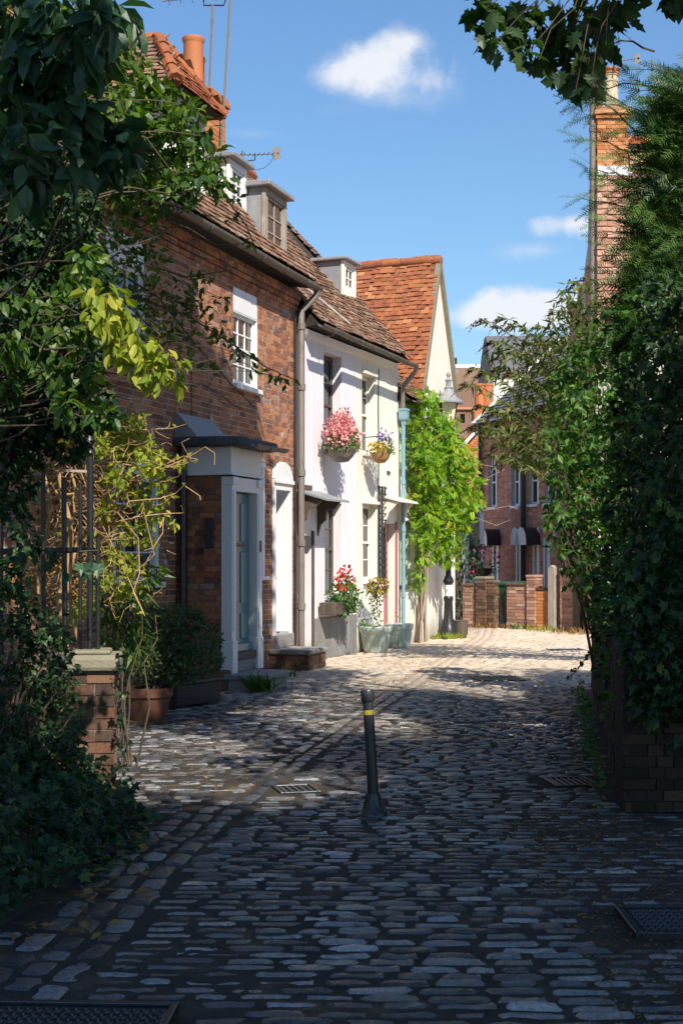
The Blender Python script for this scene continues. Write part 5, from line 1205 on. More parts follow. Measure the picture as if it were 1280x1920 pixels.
for path in ([(150,560),(260,560),(350,590),(430,640),(500,690),(545,712)],[(160,500),(260,490),(350,520),(430,505)],[(230,280),(340,330),(420,370),(465,420),(478,468)],[(200,500),(300,560),(370,650),(430,720),(477,765)],[(200,70),(240,95),(262,62),(250,35)],[(300,330),(318,280),(325,230),(330,195)]):
    Y0 = 11.7 if path[0][0] != 200 or path[0][1] != 70 else 6.0
    m.tube([P(x+random.uniform(-4,4),y+random.uniform(-4,4),Y0)-LO for x, y in path], list(np.linspace(.011,.0035,len(path))), 5)
m.build('trunk', MT['bark'], lt, True)
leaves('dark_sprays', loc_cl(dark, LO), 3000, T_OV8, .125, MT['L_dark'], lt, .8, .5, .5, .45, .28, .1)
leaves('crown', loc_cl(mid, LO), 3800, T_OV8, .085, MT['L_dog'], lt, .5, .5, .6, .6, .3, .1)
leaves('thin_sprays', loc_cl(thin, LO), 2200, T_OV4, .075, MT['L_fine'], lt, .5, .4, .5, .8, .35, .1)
leaves('sunlit_sprays', loc_cl(litc, LO), 3800, T_OV8, .088, MT['L_honey'], lt, .8, .5, .5, .4, .25, .15)  # brighter yellow-green leaf colour paints sunlight onto these sprays
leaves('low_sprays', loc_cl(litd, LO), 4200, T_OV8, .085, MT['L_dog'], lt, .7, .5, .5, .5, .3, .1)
iv = empty('ivy_column', (-2.75, 8.9, 0)); tag(iv, 'glossy dark ivy climbing behind the broad leaved tree', 'ivy'); IO = Vector((-2.75,8.9,0))
ic = px_clumps([(20,330,60),(90,350,60),(150,390,40),(20,430,70),(90,450,60),(150,470,50),(180,520,30),(30,530,70),(110,550,60),(160,590,40),(30,640,60),(100,660,60),(150,690,40),(20,750,60),(90,770,60),(150,770,46),(200,760,30),(60,830,50),(20,860,40),(130,830,40),(20,960,36),(50,1010,30),(120,780,50),(20,480,60),(20,590,60),(20,700,60),(10,800,60),(30,900,50),(60,500,60),(60,720,60),(70,610,50),(10,1080,40),(180,640,36),(170,730,36)], 8.7, .3)
leaves('ivy_leaves', loc_cl(ic, IO), 5200, T_IVY, .060, MT['L_ivy'], iv, .6, .7, .3, .4, .35, .3)
m = MB()
for k in range(9): limb(m, (random.gauss(0,.1),random.gauss(0,.1),-.05), (random.gauss(.05,.22),random.gauss(-.1,.12),random.uniform(2.4,4.1)), .03, .012, 6, .05, 0, 9)
m.build('stems', MT['bark'], iv, True)

# honeysuckle: a thicket of dry stems with pale leaves on the railing
hs = empty('honeysuckle', (-1.9, 10.6, 0)); tag(hs, 'tangled honeysuckle of dry brown stems and yellow green leaves over the railing', 'climber'); HO = Vector((-1.9,10.6,0))
m = MB(); tip = []
for k in range(520):
    px = random.triangular(30, 320, 190); py = random.uniform(800, 1135)
    if px > 250 and py > 1060 and random.random() < .6: continue
    p = P(px, py, random.uniform(10.3, 11.1)); a = random.uniform(-.6, 3.7); L = random.uniform(.08,.28); pts = [p]; d = Vector((math.cos(a), random.gauss(0,.5), math.sin(a)*random.choice((1,-1)))).normalized()
    for i in range(5): d = (d+Vector((random.gauss(0,.35),random.gauss(0,.3),random.gauss(-.05,.35)))).normalized(); pts.append(pts[-1]+d*L/5)
    m.tube([q-HO for q in pts], list(np.linspace(.0036,.0018,6)), 4); tip.append(pts[-1])
for path in ([(230,800),(270,806),(325,803),(350,795),(345,785)],[(240,820),(290,850),(330,868),(360,866),(340,830),(355,822)],[(250,880),(300,880),(350,860),(385,838),(403,850),(402,872)],[(240,900),(300,875),(345,855),(372,862),(373,840)],[(230,870),(290,880),(340,872),(372,862)],[(240,940),(300,935),(330,925),(345,910),(375,930),(376,938)],[(250,970),(310,963),(345,962),(340,948)],[(220,960),(260,1010),(262,1075),(250,1110),(272,1155)],[(270,960),(290,1040),(240,1085),(260,1130)],[(150,880),(180,960),(230,1060),(270,1150)],[(300,990),(307,970),(305,1000),(285,1030)],[(230,780),(235,768),(245,758),(262,775)],[(200,800),(215,772),(250,778),(275,770)]):
    m.tube([P(x,y,10.4+.1*math.sin(i))-HO for i, (x, y) in enumerate(path)], list(np.linspace(.0055,.003,len(path))), 5); tip += [P(x,y,10.4) for x, y in path[2:]]
for px, r in ((122,.028),(83,.02),(140,.016)):
    pts = [P(px+12*math.sin(i*.9+px), 1230-i*38, 10.3)-HO for i in range(10)]; m.tube(pts, list(np.linspace(r,r*.55,10)), 7)
for pth in ([(122,960),(108,925),(95,905)],[(88,980),(100,950),(92,935),(80,925)],[(122,1000),(140,960),(138,930)],[(85,940),(110,930),(140,925)]): m.tube([P(x,y,10.25)-HO for x, y in pth], [.012,.009,.006,.005][:len(pth)], 6)
m.build('stems', MT['stem'], hs, True)['kind'] = 'stuff'
hcl = px_clumps([(230,805,30),(260,830,30),(200,800,26),(280,860,30),(240,860,26),(300,895,26),(260,930,24),(290,960,22),(310,930,14),(240,1000,26),(210,1040,24),(280,1010,16),(250,1060,20),(190,1090,26),(215,820,22),(230,1100,22),(160,800,20),(120,810,22),(325,985,10),(305,860,14),(200,960,18),(215,850,30),(180,830,26),(220,900,26),(330,870,10),(345,860,7),(255,790,18),(275,985,16),(170,1130,24),(130,1150,24),(265,1095,14)], 10.6, .25)
leaves('leaves', loc_cl(hcl, HO), 6500, T_OV8, .056, MT['L_honey'], hs, .3, .6, .5, .7, .35, .1)
dcl = px_clumps([(150,850,50),(110,900,50),(180,920,50),(90,960,40),(150,990,50),(110,1050,50),(180,1030,40),(60,1080,40),(150,1090,40),(220,970,40),(80,1120,40),(240,900,34)], 10.9, .2)
leaves('dry_leaves', loc_cl(dcl, HO), 9000, T_OV4, .042, MT['L_dry'], hs, .4, .4, .4, .9, .4, .0)
p = np.array([t-HO+Vector((random.gauss(0,.01),0,random.gauss(0,.01))) for t in tip if random.random() < .16]); N = len(p)
o = cloud_mesh('tip_leaves', T_OV8, p, RNG.normal(size=(N,3))+np.array([.4,0,-.2]), RNG.normal(size=(N,3))*.5+np.array([0,-.4,.6]), .055*RNG.uniform(.6,1.2,N), MT['L_honey'], hs); o['kind'] = 'stuff'
bigd = px_clumps([(20,1060,34),(60,1050,34),(110,1050,30),(150,1060,26),(40,1100,30),(180,1045,18)], 9.4, .1)
lv = empty('vine', (-2.1,9.4,0)); tag(lv, 'vine with broad dark leaves trailing along the railing', 'climber'); leaves('leaves', loc_cl(bigd, Vector((-2.1,9.4,0))), 500, T_IVY, .105, MT['L_dark'], lv, .9, .3, .2, .3, .3, .2)
m = MB(); m.tube([P(x,y,9.42)-Vector((-2.1,9.4,0)) for x, y in ((0,1040),(60,1030),(120,1036),(185,1032))], .006, 5); m.build('stem', MT['bark'], lv, True)
# laurel-like light leaves behind the pier
ls = empty('leafy_shrub', (-1.75,11.2,0)); tag(ls, 'light green leafy shrub between the pier and the porch', 'shrub'); SO = Vector((-1.75,11.2,0))
lcl = px_clumps([(215,1120,34),(250,1110,30),(240,1160,34),(210,1190,30),(270,1080,24),(260,1210,30),(290,1065,18),(200,1150,30),(225,1230,26)], 11.2, .2)
leaves('leaves', loc_cl(lcl, SO), 3600, T_LAN, .13, MT['L_dog'], ls, .4, .8, .5, .4, .3, .1)
m = MB()
for c, r in lcl: limb(m, (random.gauss(0,.05),random.gauss(0,.05),0), Vector(c)-SO, .010, .004, 5)
m.build('stems', MT['bark'], ls, True)
# grey-green shrub in the terracotta pot and trough
hb = empty('hebe_shrub', (-1.9,14.2,.3)); tag(hb, 'dense grey green shrub in front of the brick porch', 'shrub'); BO = Vector((-1.9,14.2,.3))
bcl = px_clumps([(290,1190,46),(340,1180,46),(380,1200,36),(320,1230,46),(370,1240,36),(270,1230,44),(400,1240,18),(395,1205,14),(250,1200,34),(300,1260,34),(340,1265,28),(360,1165,20),(280,1160,26),(250,1270,30),(330,1150,18)], 14.3, .35)
leaves('leaves', loc_cl(bcl, BO), 8500, T_OV4, .052, MT['L_hebe'], hb, -.5, 1.0, .2, .5, .3, .35)
m = MB()
for c, r in bcl:
    for k in range(3): limb(m, (random.gauss(0,.06),random.gauss(0,.06),0), Vector(c)-BO+Vector((random.gauss(0,.08),random.gauss(0,.08),random.gauss(0,.05))), .010, .004, 5)
m.build('stems', MT['bark'], hb, True)

# ivy bush and ground ivy in the near corner
ib = empty('ivy_bush', (-2.3,8.9,0)); tag(ib, 'dark glossy ivy bush in front of the gate pier', 'shrub'); O2 = Vector((-2.3,8.9,0))
bc = px_clumps([(20,1150,50),(70,1170,50),(20,1220,60),(90,1220,50),(120,1260,34),(30,1290,60),(100,1300,46),(60,1360,60),(120,1370,36),(20,1410,60),(90,1420,50),(140,1330,20),(130,1400,26),(40,1460,60),(115,1200,24)], 9.1, .2)+px_clumps([(226,1250,9),(230,1300,10),(228,1350,10),(232,1400,12),(230,1450,16),(215,1490,20),(170,1500,30),(226,1225,10),(120,1480,36)], 9.62, .03)
leaves('leaves', loc_cl(bc, O2), 5500, T_IVY, .042, MT['L_ivy'], ib, .5, .8, .3, .4, .35, .35)
m = MB()
for c, r in bc[:15]: limb(m, (random.gauss(0,.1),random.gauss(0,.1),0), Vector(c)-O2, .016, .005, 5)
m.build('stems', MT['bark'], ib, True)
bk = [(-3.4,5.6),(-1.62,6.0),(-1.42,6.9),(-1.22,7.9),(-1.22,8.7),(-1.5,9.5),(-3.4,9.5)]
m = MB(); cx, cy = -2.6, 7.6; rings = 6
for k in range(rings+1):
    t = k/rings
    for x, y in bk: m.v.append((x+(cx-x)*t*.8+random.gauss(0,.02), y+(cy-y)*t*.6+random.gauss(0,.02), -.02+.42*t**.8))
nb_ = len(bk)
for k in range(rings):
    for j in range(nb_): m.f.append((k*nb_+j, k*nb_+(j+1)%nb_, (k+1)*nb_+(j+1)%nb_, (k+1)*nb_+j))
m.f.append(tuple(rings*nb_+j for j in range(nb_)))
tag(m.build('bank', MT['dirt'], smooth=True), kind='structure')
pts = []
from mathutils.geometry import intersect_point_tri_2d
def inpoly(x, y, poly):
    c = False; j = len(poly)-1
    for i in range(len(poly)):
        if (poly[i][1] > y) != (poly[j][1] > y) and x < (poly[j][0]-poly[i][0])*(y-poly[i][1])/(poly[j][1]-poly[i][1])+poly[i][0]: c = not c
        j = i
    return c
while len(pts) < 7200:
    x = random.uniform(-3.0,-1.12); y = random.uniform(5.7,9.5)
    if not inpoly(x+random.gauss(0,.05), y, bk): continue
    e = min(1.0, max(0,(-1.25-x)/.9)); hh = .03+.42*e**.7+.10*math.sin(x*9+y*4)*math.sin(y*7)+.06*math.sin(x*21)
    pts.append((x, y, max(.02, hh*random.uniform(.55,1.05))))
pts = np.array(pts); N = len(pts)
o = cloud_mesh('ground_ivy', T_IVY, pts, RNG.normal(size=(N,3))*.6+np.array([.5,-.5,-.25]), RNG.normal(size=(N,3))*.4+np.array([.3,-.45,.7]), .062*RNG.uniform(.55,1.25,N), MT['L_ivy'])
tag(o, 'dark ivy ground cover creeping over the near corner of the lane', 'ivy', kind='stuff')

# ------------------------------------------------------------------ right side: ivy hedge, elder, yew, buddleia
LB = ([100,200,300,400,500,600,700,800,900,1000,1050,1100,1150,1200,1250,1300,1340,1400],[1270,1230,1215,1190,1165,1150,1150,1152,1150,1140,1125,1118,1122,1126,1126,1145,1172,1230])
hv = empty('ivy_hedge', (2.9,12.0,0)); tag(hv, 'tall dark glossy ivy hedge overhanging the lane', 'hedge'); HV = Vector((2.9,12,0))
cl = []
for py in range(560, 1345, 36):
    L = np.interp(py, *LB); px = L+random.uniform(22,36)
    while px < 1340:
        t = (1235-px)/195; Y = 9.15+max(0,t)*6.2+random.uniform(-.3,.3)+(0 if py > 1150 else (1150-py)/1150*1.6)
        if py > 1060 and px > L+45: Y = min(Y, 8.98+random.uniform(-.05,.12)+max(0,(1175-px))*.03)
        rp_ = random.uniform(26,42); c = P(px, py+random.uniform(-14,14), Y); r = rp_*Y/FPX; cl.append((tuple(c-HV), (r,r*1.4,r)))
        px += random.uniform(34,52)
inner = [((c[0]+.25, c[1]+.9, c[2]), (r[0]*1.2,r[1],r[2]*1.2)) for c, r in cl[::2]]
leaves('ivy_leaves', cl, 3000, T_IVY, .066, MT['L_ivy'], hv, .6, .8, .35, .4, .38, .35)
leaves('inner_leaves', inner, 1700, T_IVY, .10, MT['L_ivy'], hv, .6, .6, .3, .5, .3, .0)
# shaded woody core of the hedge
m = MB()
for c, r in cl[::3]:
    st = Vector((c[0]+.5, c[1]+.8, 0)); limb(m, st, c, .022, .006, 5, .08)
for k in range(14):
    t = k/13; b = Vector((2.05+t*1.4, 9.9+t*7.5, 0))-HV+Vector((.45,.3,0)); limb(m, b, b+Vector((random.gauss(.2,.2),random.gauss(0,.2),2.1+random.random()*.6)), .06, .02, 7, .04)
m.tube([P(x,y,15.5)-HV for x, y in ((1135,1200),(1105,1225),(1085,1250),(1062,1275))], .006, 4)
m.build('stems', MT['bark'], hv, True)
sp_ = np.array([P(1062+(1135-1062)*t, 1275-75*t+random.uniform(-7,7), 15.5)-HV for t in np.linspace(0,1,22)]); o = cloud_mesh('trailing_leaves', T_IVY, sp_, RNG.normal(size=(22,3)), RNG.normal(size=(22,3)), .055, MT['L_ivy'], hv); o['kind'] = 'stuff'
fr_ = px_clumps([(1215,1290,32),(1260,1300,36),(1190,1310,20),(1240,1350,26),(1270,1390,24),(1205,1340,16),(1280,1340,26)], 9.25, .08)
leaves('front_leaves', loc_cl(fr_, HV), 2200, T_IVY, .075, MT['L_ivy'], hv, .8, .6, .5, .3, .3, .4)
# loose shoots breaking the outline
m = MB(); sp_, sa_ = [], []
for k in range(95):
    py = random.uniform(600, 1320); px = np.interp(py, *LB)+random.uniform(-6, 120)*random.random(); Y = 9.15+max(0,(1235-px)/195)*6.2-.1
    b = P(px, py, Y)-HV; d = Vector((random.uniform(-1,.2), random.uniform(-.6,.2), random.uniform(-.3,.8))).normalized(); L_ = random.uniform(.15,.42); pts = [b]
    for i in range(5): d = (d+Vector((random.gauss(0,.2),random.gauss(0,.2),random.gauss(-.12,.2)))).normalized(); pts.append(pts[-1]+d*L_/5)
    m.tube(pts, list(np.linspace(.005,.002,6)), 4)
    for i in range(1,6):
        for _ in range(3): sp_.append(tuple(pts[i]+Vector((random.gauss(0,.012),)*3))); sa_.append(tuple(d+Vector((random.gauss(0,.8),random.gauss(0,.8),random.gauss(-.3,.6)))))
m.build('shoots', MT['bark'], hv, True)['kind'] = 'stuff'; N = len(sp_); o = cloud_mesh('shoot_leaves', T_IVY, sp_, sa_, RNG.normal(size=(N,3))*.5+np.array([-.2,-.5,.5]), .055*RNG.uniform(.5,1.2,N), MT['L_elder'], hv); o['kind'] = 'stuff'
# low growth along the wall foot
ft = np.array([(1.80+1.25*(y-9.2)/8.3-abs(random.gauss(0,.06)), y, abs(random.gauss(0,.09))) for y in np.random.default_rng(4).uniform(9.3,17.5,420)]); N = len(ft)
o = cloud_mesh('wall_foot_weeds', T_OV4, ft, RNG.normal(size=(N,3))*.5+np.array([-.4,-.2,.3]), RNG.normal(size=(N,3))*.4+np.array([0,-.2,.8]), .05*RNG.uniform(.5,1.3,N), MT['L_elder']); tag(o, 'small weeds along the foot of the ivy wall', 'weeds', kind='stuff')

el = empty('elder_shrub', (3.3,16.6,0)); tag(el, 'bright mid green elder growing out of the ivy hedge', 'shrub'); EO_ = Vector((3.3,16.6,0))
ec_ = px_clumps([(1070,700,34),(1110,690,34),(1140,730,34),(1080,750,36),(1120,770,40),(1060,800,34),(1100,820,40),(1150,800,34),(1070,860,40),(1120,870,40),(1060,910,34),(1100,930,40),(1140,900,34),(1050,960,26),(1085,980,36),(1125,980,34),(1070,1020,32),(1110,1035,34),(1060,1060,16),(1040,1000,14),(1090,1065,26),(1150,960,34),(1030,940,14),(1100,1100,20),(1120,1140,16),(1045,860,26),(1040,900,22),(1045,1030,16),(1035,975,20),(1050,760,26),(1060,720,28),(1090,660,30),(1130,660,30),(1045,820,22),(1160,700,34),(1165,760,34),(1170,830,34),(1165,900,34),(1160,1000,34),(1145,1050,30),(1130,620,28),(1160,650,30),(1130,1090,22),(1180,960,30)], 16.6, .5)
leaves('leaves', loc_cl(ec_, EO_), 2100, T_OV4, .105, MT['L_elder'], el, .5, .6, .5, .6, .35, .1)
m = MB()
for c, r in ec_: limb(m, (random.gauss(.2,.15),random.gauss(.2,.15),0), Vector(c)-EO_, .022, .005, 5, .06)
m.build('stems', MT['bark'], el, True)

yw = empty('yew_tree', (4.6,11.6,0)); tag(yw, 'feathery yew tree at the edge with needle sprays reaching over the chimney', 'tree'); YO = Vector((4.6,11.6,0))
m = MB(); limb(m, (0,0,-.1), (.1,.2,6.4), .20, .06, 10, .02, 0, 8); sp_p, sp_a, sp_s = [], [], []
tips = [(1095,88,.9),(1085,172,1),(1092,178,.9),(1100,165,.8),(1085,196,.8),(1110,215,.8),(1095,262,.8),(1100,315,.7),(1090,372,.7),(1118,385,.7),(1128,410,.7),(1140,440,.8),(1135,345,.8),(1170,300,.9),(1180,130,.8),(1200,170,.9),(1190,230,.9),(1210,280,.9),(1160,250,.9),(1175,350,.9),(1190,400,.9),(1160,470,.9),(1150,510,.9),(1200,450,1),(1230,200,1),(1250,140,1),(1240,300,1),(1250,380,1),(1220,500,1),(1250,460,1),(1180,540,1),(1262,240,1),(1228,350,1),(1215,240,1),(1260,530,1),(1235,560,1),(1280,180,1),(1290,320,1),(1290,420,1),(1200,580,1),(1180,590,1),(1140,560,1),(1205,320,1),(1235,415,1)]
for k in range(300):
    py = random.uniform(140, 640); L = np.interp(py, [150,200,300,400,500,620],[1270,1240,1222,1206,1190,1170]); tips.append((random.uniform(L,1310), py, 1.0))
for i, (px, py, q) in enumerate(tips):
    Y = 11.4+random.uniform(-.6,.5); tp_ = P(px, py, Y); rt_ = P(min(1420, px+random.uniform(90,170)), py+random.uniform(-10,70), Y+.3)
    pts = limb(m, rt_-YO, tp_-YO, .010, .003, 4, .05, .05, 6)
    for j in range(2, 7):
        base = pts[j]; d = (pts[j]-pts[j-1]).normalized()
        for s in (-1, 1, 0):
            if s == 0 and j < 6: continue
            a = d+Vector((0, s*.35, 0))+Vector((0,0,s*.55-.15))+Vector((random.gauss(0,.15),random.gauss(0,.2),random.gauss(0,.15)))
            sp_p.append(tuple(base)); sp_a.append(tuple(a)); sp_s.append(random.uniform(.20,.32)*q*(1.15 if s == 0 else 1))
m.build('trunk', MT['bark'], yw, True); N = len(sp_p)
o = cloud_mesh('needle_sprays', T_SPR, sp_p, sp_a, RNG.normal(size=(N,3))*.5+np.array([0,-.5,.55]), np.array(sp_s), MT['L_yew'], yw); o['kind'] = 'stuff'
# upper filler of the yew's own foliage
yc = px_clumps([(1280,200,40),(1260,300,50),(1290,400,60),(1250,420,40),(1270,520,60),(1220,550,44),(1300,300,50),(1240,600,44),(1290,600,50)], 11.9, .3)
p, o_ = scatter(loc_cl(yc, YO), 900, .2); N = len(p); o = cloud_mesh('inner_sprays', T_SPR, p, o_+RNG.normal(size=(N,3))*.5, RNG.normal(size=(N,3)), .22, MT['L_yew'], yw); o['kind'] = 'stuff'

bd = empty('buddleia', (6.1,21.5,0)); tag(bd, 'arching buddleia with drooping brown spent flower spikes', 'shrub'); DO = Vector((6.1,21.5,0))
arch = [(905,600),(940,595),(960,610),(925,640),(890,690),(875,720),(905,700),(930,690),(960,660),(985,640),(1010,610),(1035,580),(1060,560),(1080,530),(1100,520),(1015,640),(1040,640),(990,680),(960,700),(1000,720),(1030,700),(1060,640),(925,770),(900,800),(930,800),(960,770),(990,770),(1020,760),(1040,740),(950,830),(980,830),(1010,830),(920,850),(945,860),(990,870),(1020,860),(1040,800),(1060,760),(1050,690),(1085,600),(1090,650),(1110,570),(1020,800),(900,760),(885,800)]
m = MB(); lp_, la_ = [], []; pan = []
for px, py in arch:
    Y = 20.6+random.uniform(-.7,.7); tp_ = P(px, py, Y); st = Vector((random.gauss(.0,.2),random.gauss(0,.2),.2)); midp = P(px+70+random.uniform(0,40), py+10, Y+.3)-DO; midp.z = max(midp.z, (tp_-DO).z+.1)
    pts = []; 
    for i in range(11):
        t = i/10; a = st.lerp(midp, t); b = midp.lerp(tp_-DO, t); pts.append(a.lerp(b, t))
    m.tube(pts, list(np.linspace(.016,.004,11)), 5)
    for i in range(4, 11):
        for k in range(13):
            q = pts[i].lerp(pts[i-1], random.random()); d = (pts[i]-pts[i-1]).normalized(); s = random.choice((-1,1))
            lp_.append(tuple(q)); la_.append(tuple(d*.5+Vector((random.gauss(0,.6),s*.6,-.45+random.gauss(0,.4)))))
    nsp = 1 if px > 1000 else 2
    for k in range(nsp):
        d = Vector((-.8+random.gauss(0,.25), random.gauss(0,.3), -.55+random.gauss(0,.25))).normalized(); pan.append((pts[-1], d, random.uniform(.20,.36)))
m.build('stems', MT['bark'], bd, True); N = len(lp_)
o = cloud_mesh('leaves', T_LAN, lp_, la_, RNG.normal(size=(N,3))*.5+np.array([0,-.3,.6]), .17*RNG.uniform(.6,1.25,N), MT['L_bud'], bd); o['kind'] = 'stuff'
bcl = px_clumps([(1000,650,40),(1040,680,46),(960,690,34),(990,740,46),(1040,740,46),(960,800,44),(1000,810,46),(930,820,34),(1080,620,40),(1060,580,34),(970,850,34),(1015,860,30),(1090,560,30),(940,660,30),(920,790,26),(1050,620,40),(1020,700,40),(1080,690,40),(1070,540,22),(1110,600,34),(1110,650,34)], 20.9, .4)
leaves('inner_leaves', loc_cl(bcl, DO), 620, T_LAN, .19, MT['L_bud'], bd, .6, .5, .5, .6, .3, .0)
pp, pa, ps = [], [], []
for b, d, L in pan:
    for k in range(46):
        t = k/46; r = .028*(1-t)+.006; q = b+d*L*t+Vector((0,0,-.25*L*t*t)); pp.append(tuple(q+Vector((random.gauss(0,r*.4),)*3))); pa.append(tuple(d+Vector((random.gauss(0,.9),random.gauss(0,.9),random.gauss(0,.9))))); ps.append(r*1.9)
N = len(pp); o = cloud_mesh('flower_spikes', T_OV4, pp, pa, RNG.normal(size=(N,3)), np.array(ps), MT['F_spent'], bd); o['kind'] = 'stuff'

# ------------------------------------------------------------------ wisteria on the gabled house
ws = empty('wisteria', (2.0,27.9,0)); tag(ws, 'bright yellow green wisteria covering the gabled house wall', 'climber'); WO = Vector((2.0,27.9,0))
wc = []
for px, py, r, o in ((795,775,20,.3),(820,790,24,.4),(790,815,22,.3),(830,820,28,.5),(800,850,28,.4),(850,840,22,.7),(835,865,30,.6),(870,870,24,.8),(800,890,28,.4),(840,905,32,.6),(880,905,22,.9),(890,935,16,1.0),(865,940,28,.8),(810,930,28,.4),(830,960,30,.5),(800,970,26,.35),(860,975,22,.7),(790,1010,18,.3),(825,1005,26,.45),(850,1015,18,.6),(795,1045,14,.3),(830,1040,18,.45),(788,1075,9,.25),(785,1095,7,.2),(850,1050,8,.6),(785,745,14,.25),(805,748,16,.3),(775,790,10,.2),(775,860,12,.2),(778,930,12,.2),(845,790,12,.5)):
    s = FB.s(px, o); q = FB.M @ Vector((s, -o, FB.h(px, py, o))); Y = q.y; R_ = r*Y/FPX; wc.append((tuple(q-WO), (R_*1.05,R_*1.0,R_*1.05)))
leaves('leaves', wc, 2500, T_PIN, .15, MT['L_wist'], ws, .6, .7, .4, .6, .4, .2)
m = MB()
for k, (px, dx) in enumerate(((784,4),(790,-3),(795,5),(787,-5),(799,3),(792,8))):
    pts = []
    for i in range(9):
        py = 1192-i*22; o = .10+.02*k; s = FB.s(px+dx*math.sin(i*.7+k)*.6, o); pts.append((FB.M @ Vector((s,-o,FB.h(px,py,o))))-WO)
    pts[0].z = -.02; m.tube(pts, list(np.linspace(.038 if k < 3 else .02,.018,9)), 6)
for c, r in wc: limb(m, Vector((.0,-.1,1.4+random.random()))+Vector((FB.M @ Vector((FB.s(792,.12),-.12,0)))-WO)*Vector((1,1,0)), c, .016, .005, 5, .07)
for pth in ([(885,905),(915,895),(945,880)],[(880,960),(920,955),(955,948),(970,955)],[(895,870),(925,875),(940,890)],[(890,970),(930,985),(955,975)]): m.tube([P(x,y,28.5)-WO for x, y in pth], .006, 4)
m.build('stems', MT['greystem'], ws, True)

# ------------------------------------------------------------------ flowers
def basket(name, label, px, py, o, r, bowl, parts, cat):
    s = FB.s(px, o); c = FB.M @ Vector((s, -o, FB.h(px, py, o))); e = empty(name, c, FB.rz); tag(e, label, cat)
    if bowl:
        MB().lathe([(.02,-r*.90),(r*.26,-r*.86),(r*.45,-r*.66),(r*.54,-r*.40),(r*.56,-r*.32),(r*.50,-r*.32)], 18).build('bowl', bowl, e, True)
        MB().tube([(0,o-.01,r*.55),(0,0,r*.60)], .010, 5).build('wall_bracket', MT['iron'], e, True)
        for k in range(3):
            g = k*2.1; MB().tube([(r*.62*math.cos(g), r*.62*math.sin(g), -r*.3),(0,0,r*.60)], .004, 4).build('chain', MT['iron'], e)
    for nm, cls, per, tp, sz, mt, dr in parts:
        leaves(nm, [((x*r,y*r,z*r),(a*r,a*r,b*r)) for x,y,z,a,b in cls], per, tp, sz, MT[mt], e, dr, .8, .4, .5, .3, .35)
    return e
mw = M_plain('grey_basket', (.20,.17,.15), .8); mco = M_plain('coir_liner', (.40,.22,.09), .95)
basket('hanging_basket', 'hanging basket overflowing with pink flowers on the white cottage', 640, 822, .34, .44, mw,
    [('leaves',[(0,0,-.25,.75,.35),(.1,0,0,.6,.5),(-.3,0,-.3,.45,.3),(.4,0,-.25,.5,.35)],5000,T_OV4,.055,'L_elder',.5),
     ('petals',[(-.45,0,.0,.5,.45),(0,0,.25,.65,.55),(.1,0,.65,.4,.45),(.55,0,.05,.55,.45),(.9,.0,-.15,.35,.35),(-.2,0,.45,.5,.4),(.15,0,.95,.22,.2)],5200,T_PET,.042,'F_pink',0.)], 'hanging basket')
basket('hanging_basket', 'coir hanging basket of yellow and purple flowers on the cream cottage', 713, 838, .32, .32, mco,
    [('leaves',[(0,0,-.15,.85,.35),(.5,0,0,.6,.5),(.7,0,.1,.5,.6)],4400,T_OV4,.045,'L_fine',.3),
     ('yellow_petals',[(-.5,0,.0,.5,.25),(0,0,-.05,.4,.25),(.7,0,-.2,.35,.25)],6000,T_PET,.032,'F_yel',0.),
     ('purple_petals',[(.75,0,.7,.4,.35),(1.05,0,.3,.3,.3),(.3,0,.8,.25,.3),(-.2,0,.6,.2,.2)],1700,T_PET,.045,'F_pur',0.)], 'hanging basket')
wbx = basket('window_box', 'window box of red geraniums below the white cottage window', 648, 1115, .30, .34, None,
    [('leaves',[(-.4,0,.1,.7,.6),(.3,.0,-.2,.75,.65),(.7,.3,-.5,.6,.5),(-.1,0,.5,.5,.5),(0,0,-.7,.5,.35)],4600,T_OV4,.065,'L_elder',.4),
     ('petals',[(-.75,0,.85,.22,.18),(-.35,0,1.1,.22,.18),(.1,0,1.25,.2,.15),(.55,0,.7,.25,.18),(.2,0,.45,.2,.15),(-.45,0,.35,.22,.15),(.8,0,.35,.2,.15),(.45,0,.05,.16,.12),(-.7,0,.4,.15,.12)],5200,T_PET,.045,'F_red',0.),
     ('white_petals',[(-.2,0,.1,.7,.4),(.5,.1,-.2,.5,.4)],260,T_PET,.04,'L_honey',0.)], 'window box')
MB().box(-.52,.42,-.02,.26,-.32,-.12).build('box', MT['brownwood'], wbx, bevel=.01)
basket('yellow_flowers', 'orange and yellow flowers growing in the pot against the wall', 705, 1108, .42, .26, None,
    [('leaves',[(0,0,0,.8,.7),(0,0,-.9,.35,.5),(-.2,0,-1.5,.4,.4)],4400,T_OV4,.055,'L_fine',.3),
     ('petals',[(.35,0,.35,.75,.55),(.6,0,-.1,.5,.4)],5600,T_PET,.036,'F_yel',0.),
     ('orange_petals',[(-.5,0,.2,.55,.5)],4000,T_PET,.036,'F_spent',0.)], 'flowers')
e = empty('potted_plant', (.60,24.42,.40)); tag(e, 'small leafy plant in the sage pot by the wall', 'plant'); leaves('leaves', [((-.08,0,.12),(.20,.2,.14))], 900, T_OV4, .10, MT['L_wist'], e, .2, .7, .6, .4, .3, .3)
e = empty('potted_plant', (1.07,25.55,.40)); tag(e, 'sparse yellowing plant in the pot near the blue pipe', 'plant'); leaves('leaves', [((-.05,0,.14),(.12,.12,.16))], 700, T_LAN, .10, MT['L_honey'], e, .0, .7, .6, .5, .3, .2)
c = P(905,1055,35.2); e = empty('hanging_basket', c); tag(e, 'hanging basket with magenta flowers at the terrace end', 'hanging basket')
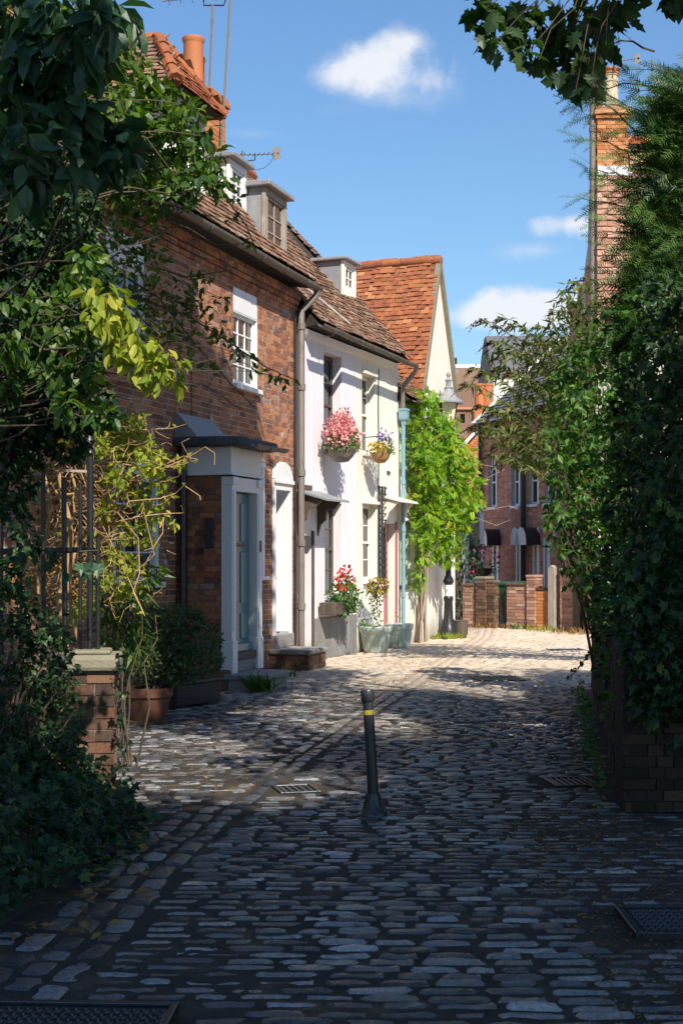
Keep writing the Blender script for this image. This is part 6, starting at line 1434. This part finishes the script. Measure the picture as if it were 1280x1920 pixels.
leaves('leaves', [((.15,0,-.12),(.32,.3,.18)),((-.15,0,.0),(.2,.2,.2))], 1300, T_OV4, .08, MT['L_elder'], e, .4, .7, .4, .5, .3, .3); leaves('petals', [((-.2,0,-.12),(.16,.16,.2)),((-.05,0,.25),(.16,.15,.2)),((.35,0,.15),(.12,.12,.15))], 1300, T_PET, .07, MT['F_mag'], e, .0, .7, .4, .5, .3, .3)
MB().lathe([(.05,-.36),(.2,-.28),(.26,-.14),(.24,-.14)], 12).build('bowl', MT['blackpaint'], e, True); MB().tube([(.0,.0,.4),(.35,1.1,.42)], .02, 5).build('wall_bracket', MT['iron'], e, True)
# dark shrubs behind the wall at the lane's bend
dk = empty('dark_shrub', (3.35,34.6,0)); tag(dk, 'dark shrub in shade behind the lamp post', 'shrub')
leaves('leaves', [((x,random.uniform(-.2,.3),z),(.35,.35,.35)) for x in (-.9,-.55,-.2) for z in (.5,1.0,1.5,2.0,2.5)], 420, T_OV4, .12, MT['L_dark'], dk, .5, .6, .4, .6, .3, .1)
m = MB(); [limb(m, (-.5+random.gauss(0,.1),.1,0), (-.55+random.gauss(0,.25),0,2.4), .03, .01, 5) for _ in range(5)]; m.build('stems', MT['bark'], dk, True)
# weeds and dry tufts
def tuft(label, x, y, r, h, n, mat, mat2=None):
    a = RNG.uniform(0, 2*math.pi, n); q = np.sqrt(RNG.random(n)); p = np.stack([x+r*q*np.cos(a), y+r*.5*q*np.sin(a), np.zeros(n)+.005], 1)
    ax = np.stack([RNG.normal(0,.45,n), RNG.normal(0,.35,n), np.ones(n)], 1); o = cloud_mesh('weeds', T_LAN, p, ax, RNG.normal(size=(n,3)), h*RNG.uniform(.5,1.2,n), MT[mat]); tag(o, label, 'weeds', kind='stuff'); return o
tuft('dry grass at the lamp post foot', 2.1, 28.3, .45, .14, 160, 'L_honey'); 
for px, py, mt, lab in ((905,1178,'L_dry','dry grass below the gate pier'),(955,1178,'L_dry','dry grass below the pale wall'),(990,1180,'L_elder','green weeds below the red wall'),(1015,1184,'L_honey','yellow green weeds below the gate post'),(1060,1188,'L_dry','dry grass below the tall pier'),(1100,1190,'L_dry','dry grass near the ivy hedge end')):
    q = G(px, py); tuft(lab, q.x, q.y, .4, .16, 60, mt)
tuft('broad leaved weed at the porch step corner', *(FA.M @ Vector((-4.42,-1.18,0)))[:2], .14, .26, 46, 'L_elder'); tuft('small green weed beside the second doorstep', *(FA.M @ Vector((-2.35,-.75,0)))[:2], .10, .14, 30, 'L_elder')
# fallen leaves and chaff on the stones
def litter(n, fx, mat, size, label):
    p = np.array([fx() for _ in range(n)]); N = len(p); o = cloud_mesh('fallen_leaves', T_OV4, p, RNG.normal(size=(N,3))*np.array([1,1,.15]), RNG.normal(size=(N,3))*.25+np.array([0,0,1]), size*RNG.uniform(.4,1.3,N), MT[mat]); tag(o, label, 'fallen leaves', kind='stuff')
litter(260, lambda: (lerp_path(CH_PATH, (y:=random.uniform(5,24)))-.25+random.gauss(0,.35), y, .022), 'L_dry', .055, 'dry leaves scattered along the stone channel')
litter(150, lambda: (-1.25-.08*random.random()+random.gauss(0,.12), random.uniform(6,9.4), .03), 'L_dry', .085, 'curled brown leaves along the ivy bank edge')
litter(4200, lambda: (1.0+abs(random.gauss(0,.8)), random.uniform(4.6,9.2), random.uniform(-.004,.008)), 'L_dry', .022, 'brown chaff on the stones below the ivy wall')
litter(240, lambda: ((y:=random.uniform(9.3,18))*.151+.40-abs(random.gauss(0,.13)), y, .02), 'L_dry', .06, 'dry leaves along the ivy wall foot')
litter(140, lambda: (*(FA.M @ Vector((random.uniform(-7,-3), -random.uniform(.8,2.2), .02))),), 'L_dry', .06, 'fallen leaves in front of the brick house')
